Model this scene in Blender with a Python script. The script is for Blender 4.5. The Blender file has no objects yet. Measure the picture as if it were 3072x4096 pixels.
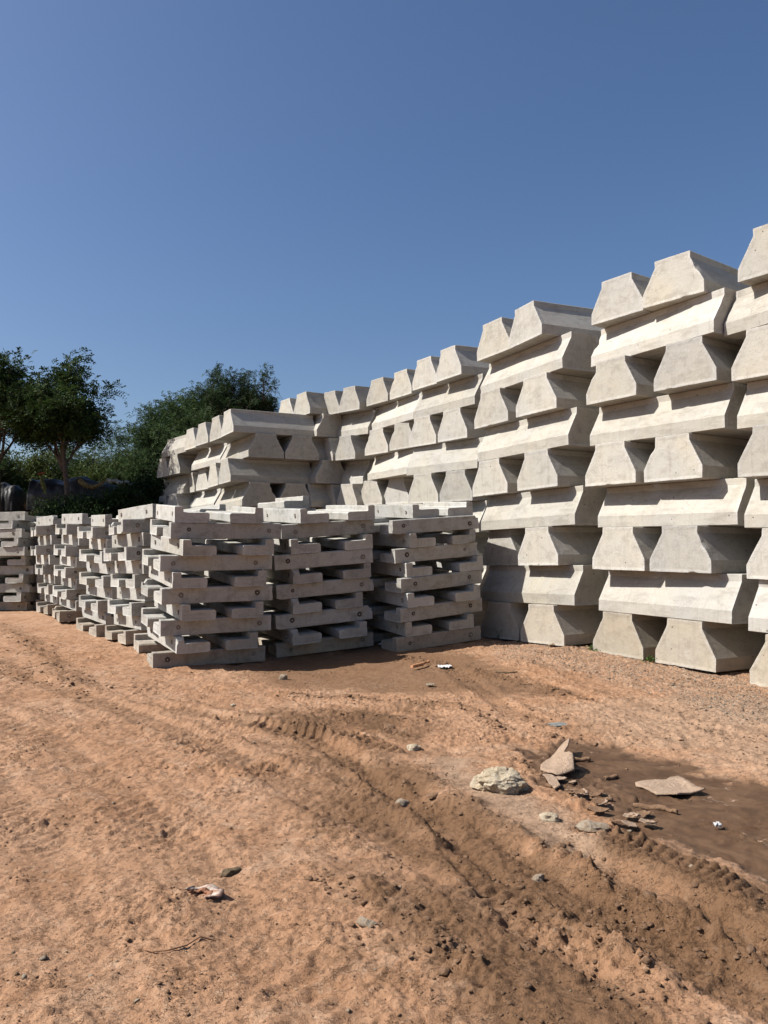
import bpy, bmesh, math, random
import numpy as np
from mathutils import Vector, Matrix, noise

random.seed(7)
rng = np.random.default_rng(11)
scene = bpy.context.scene
COLL = scene.collection
R = math.radians

# ------------------------------------------------------------------ camera
CAMH = 1.56102
cam_d = bpy.data.cameras.new('camera')
cam = bpy.data.objects.new('camera', cam_d)
COLL.objects.link(cam)
cam_d.sensor_fit = 'VERTICAL'
cam_d.sensor_height = 24.0
cam_d.lens = 3133.45 / 4096.0 * 24.0
cam_d.clip_start = 0.05
cam_d.clip_end = 3000
_p, _r = 0.04941, -0.01248
_rt = Vector((1, 0, 0)); _fw = Vector((0, math.cos(_p), math.sin(_p))); _up = Vector((0, -math.sin(_p), math.cos(_p)))
_c, _s = math.cos(_r), math.sin(_r)
_x = _rt * _c + _up * _s; _y = _up * _c - _rt * _s
cam.matrix_world = Matrix(((_x.x, _y.x, -_fw.x, 0), (_x.y, _y.y, -_fw.y, 0), (_x.z, _y.z, -_fw.z, CAMH), (0, 0, 0, 1)))
scene.camera = cam

# ------------------------------------------------------------------ light
SUN_AZ, SUN_EL = R(-94), R(46.5)          # azimuth clockwise from +Y
world = bpy.data.worlds.new('World'); scene.world = world; world.use_nodes = True
wn = world.node_tree.nodes; wl = world.node_tree.links
sky = wn.new('ShaderNodeTexSky'); sky.sky_type = 'NISHITA'; sky.sun_disc = False
sky.sun_elevation = SUN_EL; sky.sun_rotation = SUN_AZ
sky.altitude = 200; sky.air_density = 1.0; sky.dust_density = 2.2; sky.ozone_density = 3.2
hsv = wn.new('ShaderNodeHueSaturation'); hsv.inputs['Saturation'].default_value = 1.13; hsv.inputs['Hue'].default_value = .504
wl.new(sky.outputs[0], hsv.inputs['Color']); wl.new(hsv.outputs[0], wn['Background'].inputs[0]); wn['Background'].inputs[1].default_value = 0.063
sd = bpy.data.lights.new('sun', 'SUN'); sd.energy = 5.0; sd.angle = R(0.53); sd.color = (1.0, 0.955, 0.89)
sun = bpy.data.objects.new('sun', sd); COLL.objects.link(sun)
sv = Vector((math.sin(SUN_AZ) * math.cos(SUN_EL), math.cos(SUN_AZ) * math.cos(SUN_EL), math.sin(SUN_EL)))
sun.rotation_euler = sv.to_track_quat('Z', 'Y').to_euler(); sun.location = sv * 60
scene.view_settings.view_transform = 'Standard'; scene.view_settings.look = 'None'
scene.view_settings.exposure = 0.9; scene.view_settings.gamma = 1.0
scene.render.engine = 'CYCLES'
scene.cycles.max_bounces = 6; scene.cycles.diffuse_bounces = 3

# ------------------------------------------------------------------ helpers
def tag(o, label=None, cat=None, group=None, kind=None):
    if label: o['label'] = label
    if cat: o['category'] = cat
    if group: o['group'] = group
    if kind: o['kind'] = kind
    return o

def link(name, me, mat=None, parent=None, mw=None):
    o = bpy.data.objects.new(name, me); COLL.objects.link(o)
    if mat is not None and not me.materials: me.materials.append(mat)
    if parent is not None: o.parent = parent
    if mw is not None:
        if parent is not None: o.matrix_basis = mw
        else: o.matrix_world = mw
    return o

def mesh_np(name, V, F, smooth=False):
    me = bpy.data.meshes.new(name)
    V = np.asarray(V, np.float32); F = np.asarray(F, np.int32)
    k = F.shape[1]
    me.vertices.add(len(V)); me.vertices.foreach_set('co', V.ravel())
    me.loops.add(F.size); me.loops.foreach_set('vertex_index', F.ravel())
    me.polygons.add(len(F)); me.polygons.foreach_set('loop_start', np.arange(0, F.size, k, dtype=np.int32))
    if smooth: me.polygons.foreach_set('use_smooth', np.ones(len(F), bool))
    me.update(calc_edges=True)
    return me

def attr(me, name, arr):
    a = me.attributes.new(name, 'FLOAT', 'POINT'); a.data.foreach_set('value', np.asarray(arr, np.float32))

# numpy gradient noise
_perm = rng.permutation(4096).astype(np.int64)
_ang = rng.random(4096) * 2 * np.pi
_gx, _gy = np.cos(_ang).astype(np.float32), np.sin(_ang).astype(np.float32)
def _h(ix, iy): return _perm[(_perm[ix & 4095] + iy) & 4095]
def pn(x, y):
    x0 = np.floor(x).astype(np.int64); y0 = np.floor(y).astype(np.int64)
    fx = (x - x0).astype(np.float32); fy = (y - y0).astype(np.float32)
    u = fx * fx * fx * (fx * (fx * 6 - 15) + 10); v = fy * fy * fy * (fy * (fy * 6 - 15) + 10)
    def g(a, b): k = _h(x0 + a, y0 + b); return _gx[k] * (fx - a) + _gy[k] * (fy - b)
    n0 = g(0, 0) * (1 - u) + g(1, 0) * u; n1 = g(0, 1) * (1 - u) + g(1, 1) * u
    return (n0 * (1 - v) + n1 * v) * 1.5
def fbm(x, y, o=4, gain=0.5):
    s = 0; a = 1; t = 0
    for i in range(o):
        s = s + a * pn(x * 2 ** i + 17.3 * i, y * 2 ** i - 9.1 * i); t += a; a *= gain
    return s / t
def worley(x, y):
    x0 = np.floor(x).astype(np.int64); y0 = np.floor(y).astype(np.int64)
    d = np.full(np.shape(x), 9.0, np.float32); idv = np.zeros(np.shape(x), np.float32)
    for a in (-1, 0, 1):
        for b in (-1, 0, 1):
            k = _h(x0 + a, y0 + b)
            px = x0 + a + 0.5 + _gx[k] * .42; py = y0 + b + .5 + _gy[k] * .42
            q = ((px - x) ** 2 + (py - y) ** 2).astype(np.float32)
            m = q < d; d = np.where(m, q, d); idv = np.where(m, (k % 1000) / 1000.0, idv)
    return np.sqrt(d), idv
def sstep(a, b, x):
    t = np.clip((x - a) / (b - a), 0, 1); return t * t * (3 - 2 * t)

# ------------------------------------------------------------------ materials
class NT:
    def __init__(s, name):
        s.m = bpy.data.materials.new(name); s.m.use_nodes = True
        s.n = s.m.node_tree.nodes; s.l = s.m.node_tree.links; s.b = s.n['Principled BSDF']
    def node(s, t, **k):
        n = s.n.new(t)
        for a, v in k.items(): setattr(n, a, v)
        return n
    def put(s, inp, v):
        if isinstance(v, bpy.types.NodeSocket): s.l.new(v, inp)
        elif v is not None:
            if hasattr(inp.default_value, '__len__') and not hasattr(v, '__len__'): v = (v, v, v)
            inp.default_value = (*v, 1) if hasattr(v, '__len__') and len(v) == 3 and inp.type == 'RGBA' else v
    def math(s, op, a, b=None, c=None, clamp=False):
        n = s.node('ShaderNodeMath', operation=op, use_clamp=clamp)
        s.put(n.inputs[0], a)
        if b is not None: s.put(n.inputs[1], b)
        if c is not None: s.put(n.inputs[2], c)
        return n.outputs[0]
    def mix(s, f, a, b, mode='MIX'):
        n = s.node('ShaderNodeMix', data_type='RGBA', blend_type=mode)
        s.put(n.inputs[0], f); s.put(n.inputs[6], a); s.put(n.inputs[7], b); return n.outputs[2]
    def noise(s, v, scale, detail=6, rough=.55, dist=0):
        n = s.node('ShaderNodeTexNoise'); s.put(n.inputs['Vector'], v)
        n.inputs['Scale'].default_value = scale; n.inputs['Detail'].default_value = detail
        n.inputs['Roughness'].default_value = rough; n.inputs['Distortion'].default_value = dist
        return n.outputs['Fac']
    def vor(s, v, scale, feat='F1', out='Distance', rnd=1):
        n = s.node('ShaderNodeTexVoronoi', feature=feat); s.put(n.inputs['Vector'], v)
        n.inputs['Scale'].default_value = scale; n.inputs['Randomness'].default_value = rnd
        return n.outputs[out]
    def mr(s, v, a, b, c=0, d=1, smooth=False):
        n = s.node('ShaderNodeMapRange', clamp=True)
        if smooth: n.interpolation_type = 'SMOOTHSTEP'
        s.put(n.inputs[0], v)
        for i, q in zip((1, 2, 3, 4), (a, b, c, d)): n.inputs[i].default_value = q
        return n.outputs[0]
    def vmul(s, v, xyz):
        n = s.node('ShaderNodeVectorMath', operation='MULTIPLY'); s.put(n.inputs[0], v); n.inputs[1].default_value = xyz; return n.outputs[0]
    def vadd(s, v, w):
        n = s.node('ShaderNodeVectorMath', operation='ADD'); s.put(n.inputs[0], v); s.put(n.inputs[1], w); return n.outputs[0]
    def bump(s, h, strength, dist, prev=None):
        n = s.node('ShaderNodeBump'); s.put(n.inputs['Height'], h); n.inputs['Strength'].default_value = strength
        n.inputs['Distance'].default_value = dist
        if prev is not None: s.put(n.inputs['Normal'], prev)
        return n.outputs[0]
    def attr(s, name):
        n = s.node('ShaderNodeAttribute', attribute_name=name); return n.outputs['Fac']
    def fin(s, col=None, rough=None, nrm=None, spec=None):
        if col is not None: s.put(s.b.inputs['Base Color'], col)
        if rough is not None: s.put(s.b.inputs['Roughness'], rough)
        if nrm is not None: s.put(s.b.inputs['Normal'], nrm)
        if spec is not None: s.b.inputs['Specular IOR Level'].default_value = spec
        return s.m

def concrete(name, base, warm, dark, edge, hole=1.0, dark_amt=.35):
    t = NT(name)
    tc = t.node('ShaderNodeTexCoord').outputs['Object']
    oi = t.node('ShaderNodeObjectInfo').outputs['Random']
    off = t.node('ShaderNodeCombineXYZ'); t.put(off.inputs[0], t.math('MULTIPLY', oi, 37)); t.put(off.inputs[1], t.math('MULTIPLY', oi, 91)); t.put(off.inputs[2], t.math('MULTIPLY', oi, 53))
    v = t.vadd(tc, off.outputs[0])
    geo = t.node('ShaderNodeNewGeometry')
    wpos = geo.outputs['Position']
    big = t.noise(v, 1.1, 4, .5, .4)
    mid = t.noise(t.vmul(v, (1, .45, 1.3)), 5.5, 9, .7, .35)
    fine = t.noise(v, 38, 5, .6)
    drip = t.noise(t.vmul(t.vadd(wpos, off.outputs[0]), (9, 9, .8)), 1.6, 5, .6, .5)
    col = t.mix(t.mr(big, .38, .62), base, warm)
    col = t.mix(t.math('MULTIPLY', t.mr(mid, .48, .66), dark_amt), col, dark)
    col = t.mix(t.math('MULTIPLY', t.mr(drip, .54, .72), dark_amt * .6), col, dark)
    pale = t.mr(t.noise(v, 7.5, 9, .75, .6), .54, .64)
    grain = t.noise(v, 120, 3, .6)
    col = t.mix(t.math('MULTIPLY', t.mr(grain, .56, .7), .35), col, dark)
    col = t.mix(t.math('MULTIPLY', pale, .35), col, edge)
    col = t.mix(t.math('MULTIPLY', t.mr(fine, .35, .65), .16), col, dark)
    e = t.attr('edge')
    en = t.math('MULTIPLY', e, t.mr(t.noise(v, 14, 5, .7), .36, .58), clamp=True)
    col = t.mix(t.math('MULTIPLY', en, .6), col, edge)
    # bug holes
    cell = t.node('ShaderNodeTexVoronoi'); t.put(cell.inputs['Vector'], v); cell.inputs['Scale'].default_value = 11
    sep = t.node('ShaderNodeSeparateColor'); t.put(sep.inputs[0], cell.outputs['Color'])
    gate = t.math('MULTIPLY', t.math('GREATER_THAN', sep.outputs[0], .5), t.math('GREATER_THAN', t.noise(v, 1.7, 2), .5))
    rad = t.math('MULTIPLY', sep.outputs[1], .14)
    hm = t.math('MULTIPLY', t.math('LESS_THAN', cell.outputs['Distance'], rad), gate)
    col = t.mix(t.math('MULTIPLY', hm, .8 * hole), col, (.07, .06, .05))
    # thin scratches / cracks
    w = t.vor(t.vadd(v, t.vmul(t.node('ShaderNodeTexNoise').outputs['Color'], (.3, .3, .3))), 1.3, 'DISTANCE_TO_EDGE')
    crack = t.math('MULTIPLY', t.math('LESS_THAN', w, .006), t.mr(t.noise(v, 1.9, 3), .56, .6))
    col = t.mix(t.math('MULTIPLY', crack, .45), col, dark)
    # object tone
    hs = t.node('ShaderNodeHueSaturation'); t.put(hs.inputs['Color'], col); t.put(hs.inputs['Value'], t.mr(oi, 0, 1, .84, 1.1))
    t.put(hs.inputs['Saturation'], t.mr(t.math('FRACT', t.math('MULTIPLY', oi, 7.3)), 0, 1, .8, 1.08))
    col = hs.outputs[0]
    h = t.math('ADD', t.math('MULTIPLY', mid, .6), t.math('MULTIPLY', fine, .25))
    n1 = t.bump(h, .5, .02)
    n2 = t.bump(t.math('MULTIPLY', hm, -1), .6, .01 * hole, n1)
    n3 = t.bump(t.math('MULTIPLY', e, t.noise(v, 45, 4, .7)), .5, .02, n2)
    return t.fin(col, .88, n3, .3)

M_BLOCK = concrete('pale_concrete', (.335, .322, .288), (.36, .333, .275), (.20, .18, .15), (.42, .41, .39), dark_amt=.6)
M_BLOCKD = concrete('dusty_concrete', (.33, .295, .235), (.35, .30, .225), (.20, .17, .13), (.40, .38, .34), dark_amt=.55)
M_BEAM = concrete('grey_concrete', (.365, .36, .335), (.35, .332, .29), (.13, .12, .10), (.45, .445, .42), hole=.8, dark_amt=.5)
M_BEAMD = concrete('soil_stained_concrete', (.32, .285, .235), (.33, .28, .215), (.14, .11, .08), (.38, .35, .30), hole=.8, dark_amt=.6)

def simple(name, c, rough=.8, var=.25, scale=20, bump=.3, bd=.005, spec=.3, sat=None):
    t = NT(name); v = t.node('ShaderNodeTexCoord').outputs['Object']
    n = t.noise(v, scale, 6, .6)
    c2 = tuple(q * (1 - var) for q in c); c3 = tuple(min(1, q * (1 + var)) for q in c)
    return t.fin(t.mix(t.mr(n, .3, .7), c2, c3), rough, t.bump(t.noise(v, scale * 2.5, 5), bump, bd), spec)

# ------------------------------------------------------------------ measured layout tables
COL={'A':(-2,22.5,0.0043,-0.0018,0.0023),'B':(-1.1,20.2,0.2810,-0.0104,0.0635),'C':(0.2,18,0.2611,-0.0182,0.0025),'D':(1.1,15.2,0.0932,0.0033,0.0275),'E':(2.1,12.5,0.0985,0.0035,-0.0138),'F':(3.6,10,0.0421,-0.0234,0.0037),'G':(5,8,-0.0638,-0.0306,0.0165),'P1':(-4,19.3,-0.3073,0.0037,-0.0074),'P2':(-5.1,21.3,-0.1931,-0.0094,-0.0056),'P3':(-6.7,24,-0.2160,-0.0085,-0.0005)}
BL={'F':[(9,1,3.256,11.105,-0.986),(9,2,3.754,10.284,-0.9422),(7,1,3.15,11.05,-1.0336),(7,2,3.806,10.033,-0.9838),(5,1,3.139,11.057,-1.0269),(5,2,3.729,10.259,-1.0424),(3,1,3.202,10.904,-1.0155),(3,2,3.745,10.066,-1.0096),(1,1,3.239,11.054,-1.0439),(1,2,3.786,10.022,-1.0557),(8,0,3.532,10.634,-1.0926),(6,0,3.573,10.582,-1.005),(4,0,3.687,10.534,-0.9882),(2,0,3.599,10.399,-1.0659)],
'E':[(9,1,1.921,13.234,-1.0669),(9,2,2.326,12.415,-1.1571),(7,1,1.858,13.26,-1.0491),(7,2,2.424,12.214,-1.0231),(5,1,1.807,13.249,-1.0209),(5,2,2.406,12.198,-1.0383),(3,1,1.96,13.287,-1.0267),(3,2,2.39,12.234,-1.0451),(1,1,1.875,12.986,-0.9858),(1,2,2.396,12.105,-0.9872),(8,0,2.262,12.747,-1.0956),(6,0,2.222,12.596,-1.0265),(4,0,2.262,12.569,-1.0121),(2,0,2.222,12.551,-1.0207)],
'D':[(9,1,0.878,16.124,-1.0517),(9,2,1.297,15.205,-1.0933),(7,1,0.819,16.163,-0.9789),(7,2,1.353,15.241,-0.9971),(5,1,0.793,15.841,-0.9026),(5,2,1.388,15.098,-0.9234),(8,0,1.197,15.614,-1.0595),(6,0,1.126,15.557,-0.9549)],
'C':[(9,1,-0.224,18.548,-0.9825),(9,2,0.319,17.692,-1.0302),(7,1,-0.236,18.62,-0.9223),(7,2,0.347,17.642,-0.9492),(5,1,-0.379,18.968,-0.8943),(5,2,0.234,18.318,-0.8948),(8,0,0.076,18.126,-1.083)],
'B':[(9,1,-1.42,20.372,-0.9518),(9,2,-0.882,19.561,-0.9604),(7,1,-1.553,20.433,-1.0492),(7,2,-0.988,19.621,-0.9712),(8,0,-1.017,20.075,-0.9889),(6,0,-1.155,20.439,-0.9868)],
'P1':[(9,2,-3.842,19.268,-1.0607),(9,1,-4.312,20.11,-1.0158),(7,2,-3.948,19.397,-1.048),(7,1,-4.428,20.276,-1.0781),(8,0,-3.821,19.955,-1.0521),(6,0,-3.993,20.003,-1.0541)],
'P2':[(9,2,-5.134,21.822,-0.9694),(9,1,-5.703,22.772,-0.9627),(7,2,-5.339,22.763,-0.972),(7,1,-5.954,23.777,-1.0023),(8,0,-5.125,22.232,-0.9766),(6,0,-5.458,23.034,-0.9778)],
'P3':[(9,0,-6.424,23.88,-0.9278),(7,0,-6.772,24.602,-0.9333),(8,2,-6.464,23.895,-0.9079),(8,1,-7.049,24.754,-0.9209)],
'G':[(8,0,4.597,8.754,-1.1656),(6,0,4.787,8.586,-1.0292),(4,0,4.833,8.506,-1.0452),(2,0,4.757,8.195,-1.0163),(9,1,4.456,9.108,-1.012),(7,1,4.418,9.193,-1.0226),(5,1,4.388,8.965,-1.0508),(3,1,4.479,8.912,-1.0289),(1,1,4.387,8.653,-1.0703)],
'A':[(9,2,-2.115,20.263,-0.9873)]}
LG= [0.2218, 0.4674, 1.5763]
LS={'S1':(-2.672,11.628,0.038,0.4969,-0.0378,0.0640),
'S2':(-1.140,12.678,0.059,0.4623,0.0263,0.0818),
'S3':(0.568,13.115,0.119,0.5042,0.0300,0.0785),
'R1':(-3.732,13.455,0.135,0.6023,0.0224,0.0028),
'R2':(-4.933,15.268,0.104,0.6137,-0.0044,0.0413),
'R3':(-6.192,16.964,0.207,0.5826,-0.0257,0.0232),
'R4':(-7.289,18.548,0.251,0.5674,0.0262,0.0128),
'W1':(-9.416,19.947,0.175,-0.1885,-0.0089,-0.0518)}
LL={'S1':{1:(-0.063,0.135,-0.034,0.109,0.212),2:(-0.041,0.029,0.045,-0.057,-0.088),3:(0.002,0.015,0.001,-0.011,0.0),4:(0.014,-0.016,0.014,-0.079,-0.068),5:(-0.013,-0.025,0.006,0.019,0.0),6:(-0.008,-0.015,-0.011,0.008,0.001),7:(-0.018,-0.024,-0.019,0.018,0.0),8:(0.016,-0.096,0.057,-0.006,0.006),9:(0.094,-0.034,-0.002,0.026,0.0),10:(0.004,0.035,-0.057,-0.042,-0.039)},
'S2':{1:(-0.018,0.029,-0.044,-0.022,0.0),2:(-0.066,-0.065,0.028,-0.014,-0.065),3:(-0.079,-0.034,-0.004,0.026,0.0),4:(-0.042,0.025,0.02,-0.06,-0.092),5:(-0.03,-0.029,-0.02,0.022,0.0),6:(0.028,0.006,0.003,-0.025,-0.004),7:(-0.043,-0.056,-0.032,0.043,0.0),8:(0.059,0.016,-0.028,-0.015,0.03),9:(0.071,0.032,0.037,-0.025,0.0),10:(0.127,0.073,0.039,-0.072,0.025)},
'S3':{1:(-0.15,-0.104,0.007,0.08,0.0),2:(-0.086,-0.074,-0.02,0.003,-0.063),3:(-0.092,-0.087,0.05,0.067,0.0),4:(-0.033,-0.109,-0.011,0.024,-0.001),5:(-0.037,-0.063,0.054,0.048,0.0),6:(0.052,0.041,0.015,0.057,0.097),7:(0.0,0.014,0.021,-0.011,0.0),8:(0.068,0.105,0.025,-0.049,0.003),9:(0.06,0.02,-0.047,-0.016,0.0),10:(0.195,0.285,-0.094,-0.182,-0.033)},
'R1':{1:(-0.053,0.065,-0.026,-0.014,0.036),2:(-0.005,0.021,-0.011,0.004,0.0),3:(-0.017,-0.026,0.011,0.014,-0.006),4:(0.037,0.055,-0.004,-0.028,0.0),5:(0.045,-0.015,0.015,0.008,-0.003),6:(0.015,-0.006,0.002,-0.011,0.0),7:(-0.051,0.033,0.003,-0.005,0.02),8:(0.012,0.054,0.035,-0.009,0.0),9:(-0.037,-0.052,-0.078,-0.056,-0.096),10:(0.05,-0.137,0.055,-0.039,0.0)},
'R2':{1:(-0.051,0.014,0.018,0.007,0.018),2:(-0.026,0.025,0.011,0.02,0.0),3:(-0.024,-0.037,0.001,0.021,-0.008),4:(0.021,-0.03,0.031,-0.016,0.0),5:(0.015,-0.038,0.045,0.076,0.047),6:(0.045,0.05,0.056,-0.034,0.0),7:(0.013,-0.027,0.035,0.059,0.038),8:(0.031,0.033,-0.061,-0.024,0.0),9:(-0.056,0.008,-0.03,-0.035,-0.029),10:(0.031,0.007,-0.106,-0.024,0.0)},
'R3':{1:(-0.058,-0.012,-0.068,-0.052,-0.061),2:(0.016,0.016,0.011,-0.012,0.0),3:(-0.002,0.022,0.02,-0.01,0.007),4:(0.025,0.03,-0.003,-0.019,0.0),5:(-0.014,-0.004,-0.008,-0.018,-0.021),6:(0.006,-0.003,0.007,-0.005,0.0),7:(-0.027,-0.023,-0.009,0.004,-0.013),8:(0.024,-0.009,0.017,-0.018,0.0),9:(-0.003,0.003,-0.017,-0.016,-0.014),10:(0.031,-0.022,0.053,-0.024,0.0)},
'R4':{1:(0.041,-0.002,0.026,0.008,0.006),2:(0.059,-0.01,0.002,-0.045,0.0),3:(0.067,-0.016,0.019,0.014,0.002),4:(0.046,-0.011,-0.014,-0.036,0.0),5:(0.004,-0.001,-0.023,-0.022,-0.023),6:(-0.029,0.01,0.03,0.022,0.0),7:(-0.101,0.021,-0.054,-0.034,-0.017),8:(0.004,-0.011,0.009,-0.003,0.0),9:(-0.09,0.007,-0.058,-0.033,-0.028),10:(0.001,0.003,0.065,-0.0,0.0)},
'W1':{1:(0.02,0.104,-0.101,-0.079,0.0),2:(0.041,0.022,0.005,0.0,0.031),3:(0.043,0.031,0.006,-0.024,0.0),4:(0.038,-0.013,0.062,0.0,0.029),5:(0.078,0.068,0.011,-0.052,0.0),6:(0.045,0.031,0.057,0.0,0.035),7:(0.043,-0.097,-0.005,0.075,0.0),8:(0.012,-0.077,-0.005,0.0,0.009),9:(-0.072,-0.078,-0.013,0.06,0.0),10:(-0.106,-0.03,-0.011,0.0,-0.081),11:(-0.148,0.028,-0.008,-0.022,0.0)}}

HB, BW, TW, BLN = 0.6, 0.92749, 0.53647, 2.2008      # block height, foot width, top width, length
LH, LW, LL_ = LG                                      # beam height, width, length
LT, LF = LW * .25, LH * .62                           # upright thickness, foot thickness

# ------------------------------------------------------------------ ground
PLANES = []                                           # x, y, z, slope x, slope y, radius
for k, (x, y, z, sx, sy) in COL.items():
    if k[0] == 'P': z = z + HB
    if k == 'A': z = .3; sx = sy = 0
    PLANES.append((x, y, z - .02, sx, sy, 1.3))
for k, (x, y, z, yaw, sx, sy) in LS.items():
    PLANES.append((x, y, z - .015, sx, sy, 1.0))
PLANES += [(0, 2.5, 0, 0, 0, 2.2), (-3, 4, 0, 0, 0, 2.2), (3, 4, -.03, 0, 0, 1.6), (0, 6, 0, 0, 0, 1.6), (-3, 8, .03, 0, 0, 1.6),
           (-6, 11, .06, 0, 0, 1.8), (-8, 15, .12, 0, 0, 1.8), (1.5, 9, .02, 0, 0, 1.2), (-.5, 9.6, .0, 0, 0, .9)]
def base_z(x, y):
    x = np.asarray(x, float); y = np.asarray(y, float)
    num = np.full(x.shape, 1e-4 * .15); den = np.full(x.shape, 1e-4)
    for px, py, z, sx, sy, r in PLANES:
        d2 = (x - px) ** 2 + (y - py) ** 2
        w = np.exp(-d2 / (2 * r * r)) + 1e-4 / (1 + d2)
        num += w * (z + (np.clip(x - px, -2, 2) * sx + np.clip(y - py, -2, 2) * sy)); den += w
    z = num / den
    bank = sstep(21.5, 26.5, y + .25 * (x + 8)) * sstep(3, -3, x) * 3.3 + sstep(27, 60, y) * sstep(3, -3, x) * 1.0
    return z + bank

def seg_dist(x, y, pts):
    """distance, signed side and arc length to a polyline"""
    best = np.full(x.shape, 1e9, np.float32); arc = np.zeros(x.shape, np.float32); side = np.zeros(x.shape, np.float32); s0 = 0
    for (ax, ay), (bx, by) in zip(pts[:-1], pts[1:]):
        L = math.hypot(bx - ax, by - ay); ux, uy = (bx - ax) / L, (by - ay) / L
        t = np.clip((x - ax) * ux + (y - ay) * uy, 0, L)
        dx, dy = x - ax - t * ux, y - ay - t * uy; d = np.hypot(dx, dy); m = d < best
        best = np.where(m, d, best); arc = np.where(m, s0 + t, arc); side = np.where(m, np.sign(ux * dy - uy * dx), side); s0 += L
    return best, side, arc, s0
def poly_sd(x, y, pts):
    d, _, _, _ = seg_dist(x, y, pts + pts[:1])
    ins = np.zeros(x.shape, bool); n = len(pts)
    for i in range(n):
        (ax, ay), (bx, by) = pts[i], pts[(i + 1) % n]
        if ay == by: continue
        c = ((ay > y) != (by > y)) & (x < (bx - ax) * (y - ay) / (by - ay) + ax); ins ^= c
    return np.where(ins, -d, d)

G = {
'mud': [(1.01, 6.33), (1.16, 6.13), (1.53, 6.48), (1.82, 6.31), (2.02, 5.95), (2.22, 5.75), (2.22, 5.4), (2.6, 5.28), (2.5, 4.04), (2.2, 3.0), (1.85, 3.0), (1.74, 3.48), (1.76, 3.99), (1.66, 4.1), (1.55, 4.17), (1.43, 4.39), (1.33, 4.65), (1.23, 5.0), (1.13, 5.35), (1.05, 5.81)],
'damp': [(-1.87, 10.48), (-1.59, 11.56), (-.1, 12.75), (1.15, 11.77), (1.68, 9.11), (2.0, 8.24), (.82, 8.46), (-.18, 8.67), (-1.25, 9.05)],
'gravel': [(1.56, 12.86), (3.16, 12.3), (4.0, 10.6), (4.6, 8.4), (4.1, 7.1), (3.23, 7.06), (3.08, 7.91), (2.72, 9.02), (2.17, 10.1), (1.59, 10.99)],
'sand': [(.32, 5.98), (.64, 5.96), (.68, 5.27), (1.07, 4.7), (1.12, 4.4), (1.19, 4.19), (1.05, 4.01), (.82, 4.14), (.61, 4.72), (.37, 5.28)],
'crust': [(3.74, 8.36), (5.0, 7.5), (3.5, 5.6), (2.63, 5.6), (2.37, 6.2), (1.89, 6.96), (1.66, 7.78)],
}
# tyre ruts: polyline, half width, depth, berm height, lumpiness
RUTS = [
([(-8.33, 13.71), (-5.09, 10.39), (-3.59, 8.94), (-2.05, 7.21), (-1.32, 6.34), (-.61, 5.33), (-.1, 4.6), (.35, 3.82), (.65, 3.16), (.78, 2.5)], .16, .022, .016, .7),
([(-6.8, 10.5), (-4.2, 8.1), (-2.6, 6.4), (-1.6, 5.0), (-.9, 3.9), (-.3, 2.9), (0, 2.2)], .18, .014, .008, .5),
([(-2.6, 8.3), (-1.83, 7.7), (-1.14, 7.06), (-.6, 6.61), (-.27, 6.01), (-.03, 5.3), (.23, 4.87)], .13, .04, .045, 1.),
([(-.2, 6.0), (.18, 5.09), (.42, 4.5), (.63, 3.91), (.85, 3.51), (1.03, 3.22), (1.22, 2.97), (1.37, 2.6)], .17, .045, .035, 1.),
([(.1, 5.4), (.3, 4.6), (.42, 4.0), (.6, 3.4), (.8, 3.0), (1.0, 2.6)], .12, .03, .02, .8),
([(.72, 4.55), (1.0, 4.12), (1.22, 3.75), (1.36, 3.45), (1.5, 3.1), (1.6, 2.8)], .13, .04, .04, 1.),
([(.8, 10.6), (.99, 9.17), (1.19, 7.6), (1.6, 6.9), (2.12, 6.7), (2.93, 6.1)], .14, .018, .014, .7),
([(2.03, 10.95), (2.31, 8.9), (2.75, 7.5), (3.6, 6.4)], .16, .012, .01, .5),
([(1.6, 9.9), (1.95, 8.6), (2.35, 7.4), (3.2, 6.2)], .1, .012, .01, .5),
([(-5.5, 8.5), (-3.2, 6.1), (-1.9, 4.4), (-1.2, 3.2), (-.8, 2.3)], .15, .01, .006, .4),
]
# loose ridges: polyline, half width, height
BERMS = [
([(.82, 4.2), (.95, 3.9), (1.04, 3.55), (1.16, 3.37), (1.25, 3.21), (1.39, 3.03), (1.46, 2.8)], .075, .055),
([(-.34, 3.89), (-.18, 3.78), (-.05, 3.63), (.11, 3.36), (.21, 3.1), (.34, 2.9), (.51, 2.6)], .08, .038),
([(.53, 3.66), (.64, 3.31), (.79, 3.08), (.91, 2.95), (1.05, 2.75)], .08, .045),
([(-8.6, 17), (-6.11, 13.45), (-4.66, 10.96), (-3.84, 9.58), (-3.3, 8.9)], .2, .075),
([(-7.0, 12.6), (-5.2, 10.7), (-4.3, 9.6)], .16, .05),
([(.11, 11.63), (.71, 10.44), (1.22, 9.64), (1.63, 8.81), (2.0, 8.24)], .14, .06),
([(-1.52, 8.78), (-.67, 8.44), (-.03, 8.14), (.74, 7.74), (1.05, 6.84)], .09, .035),
([(1.1, 6.6), (1.35, 6.62), (1.65, 6.45)], .05, .04),
([(.95, 6.1), (1.02, 5.7), (1.15, 5.2), (1.3, 4.75)], .05, .035),
([(2.55, 11.95), (2.95, 11.6)], .22, .12),
([(-.9, 7.9), (-.2, 7.5), (.4, 7.2)], .08, .028),
]
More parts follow.
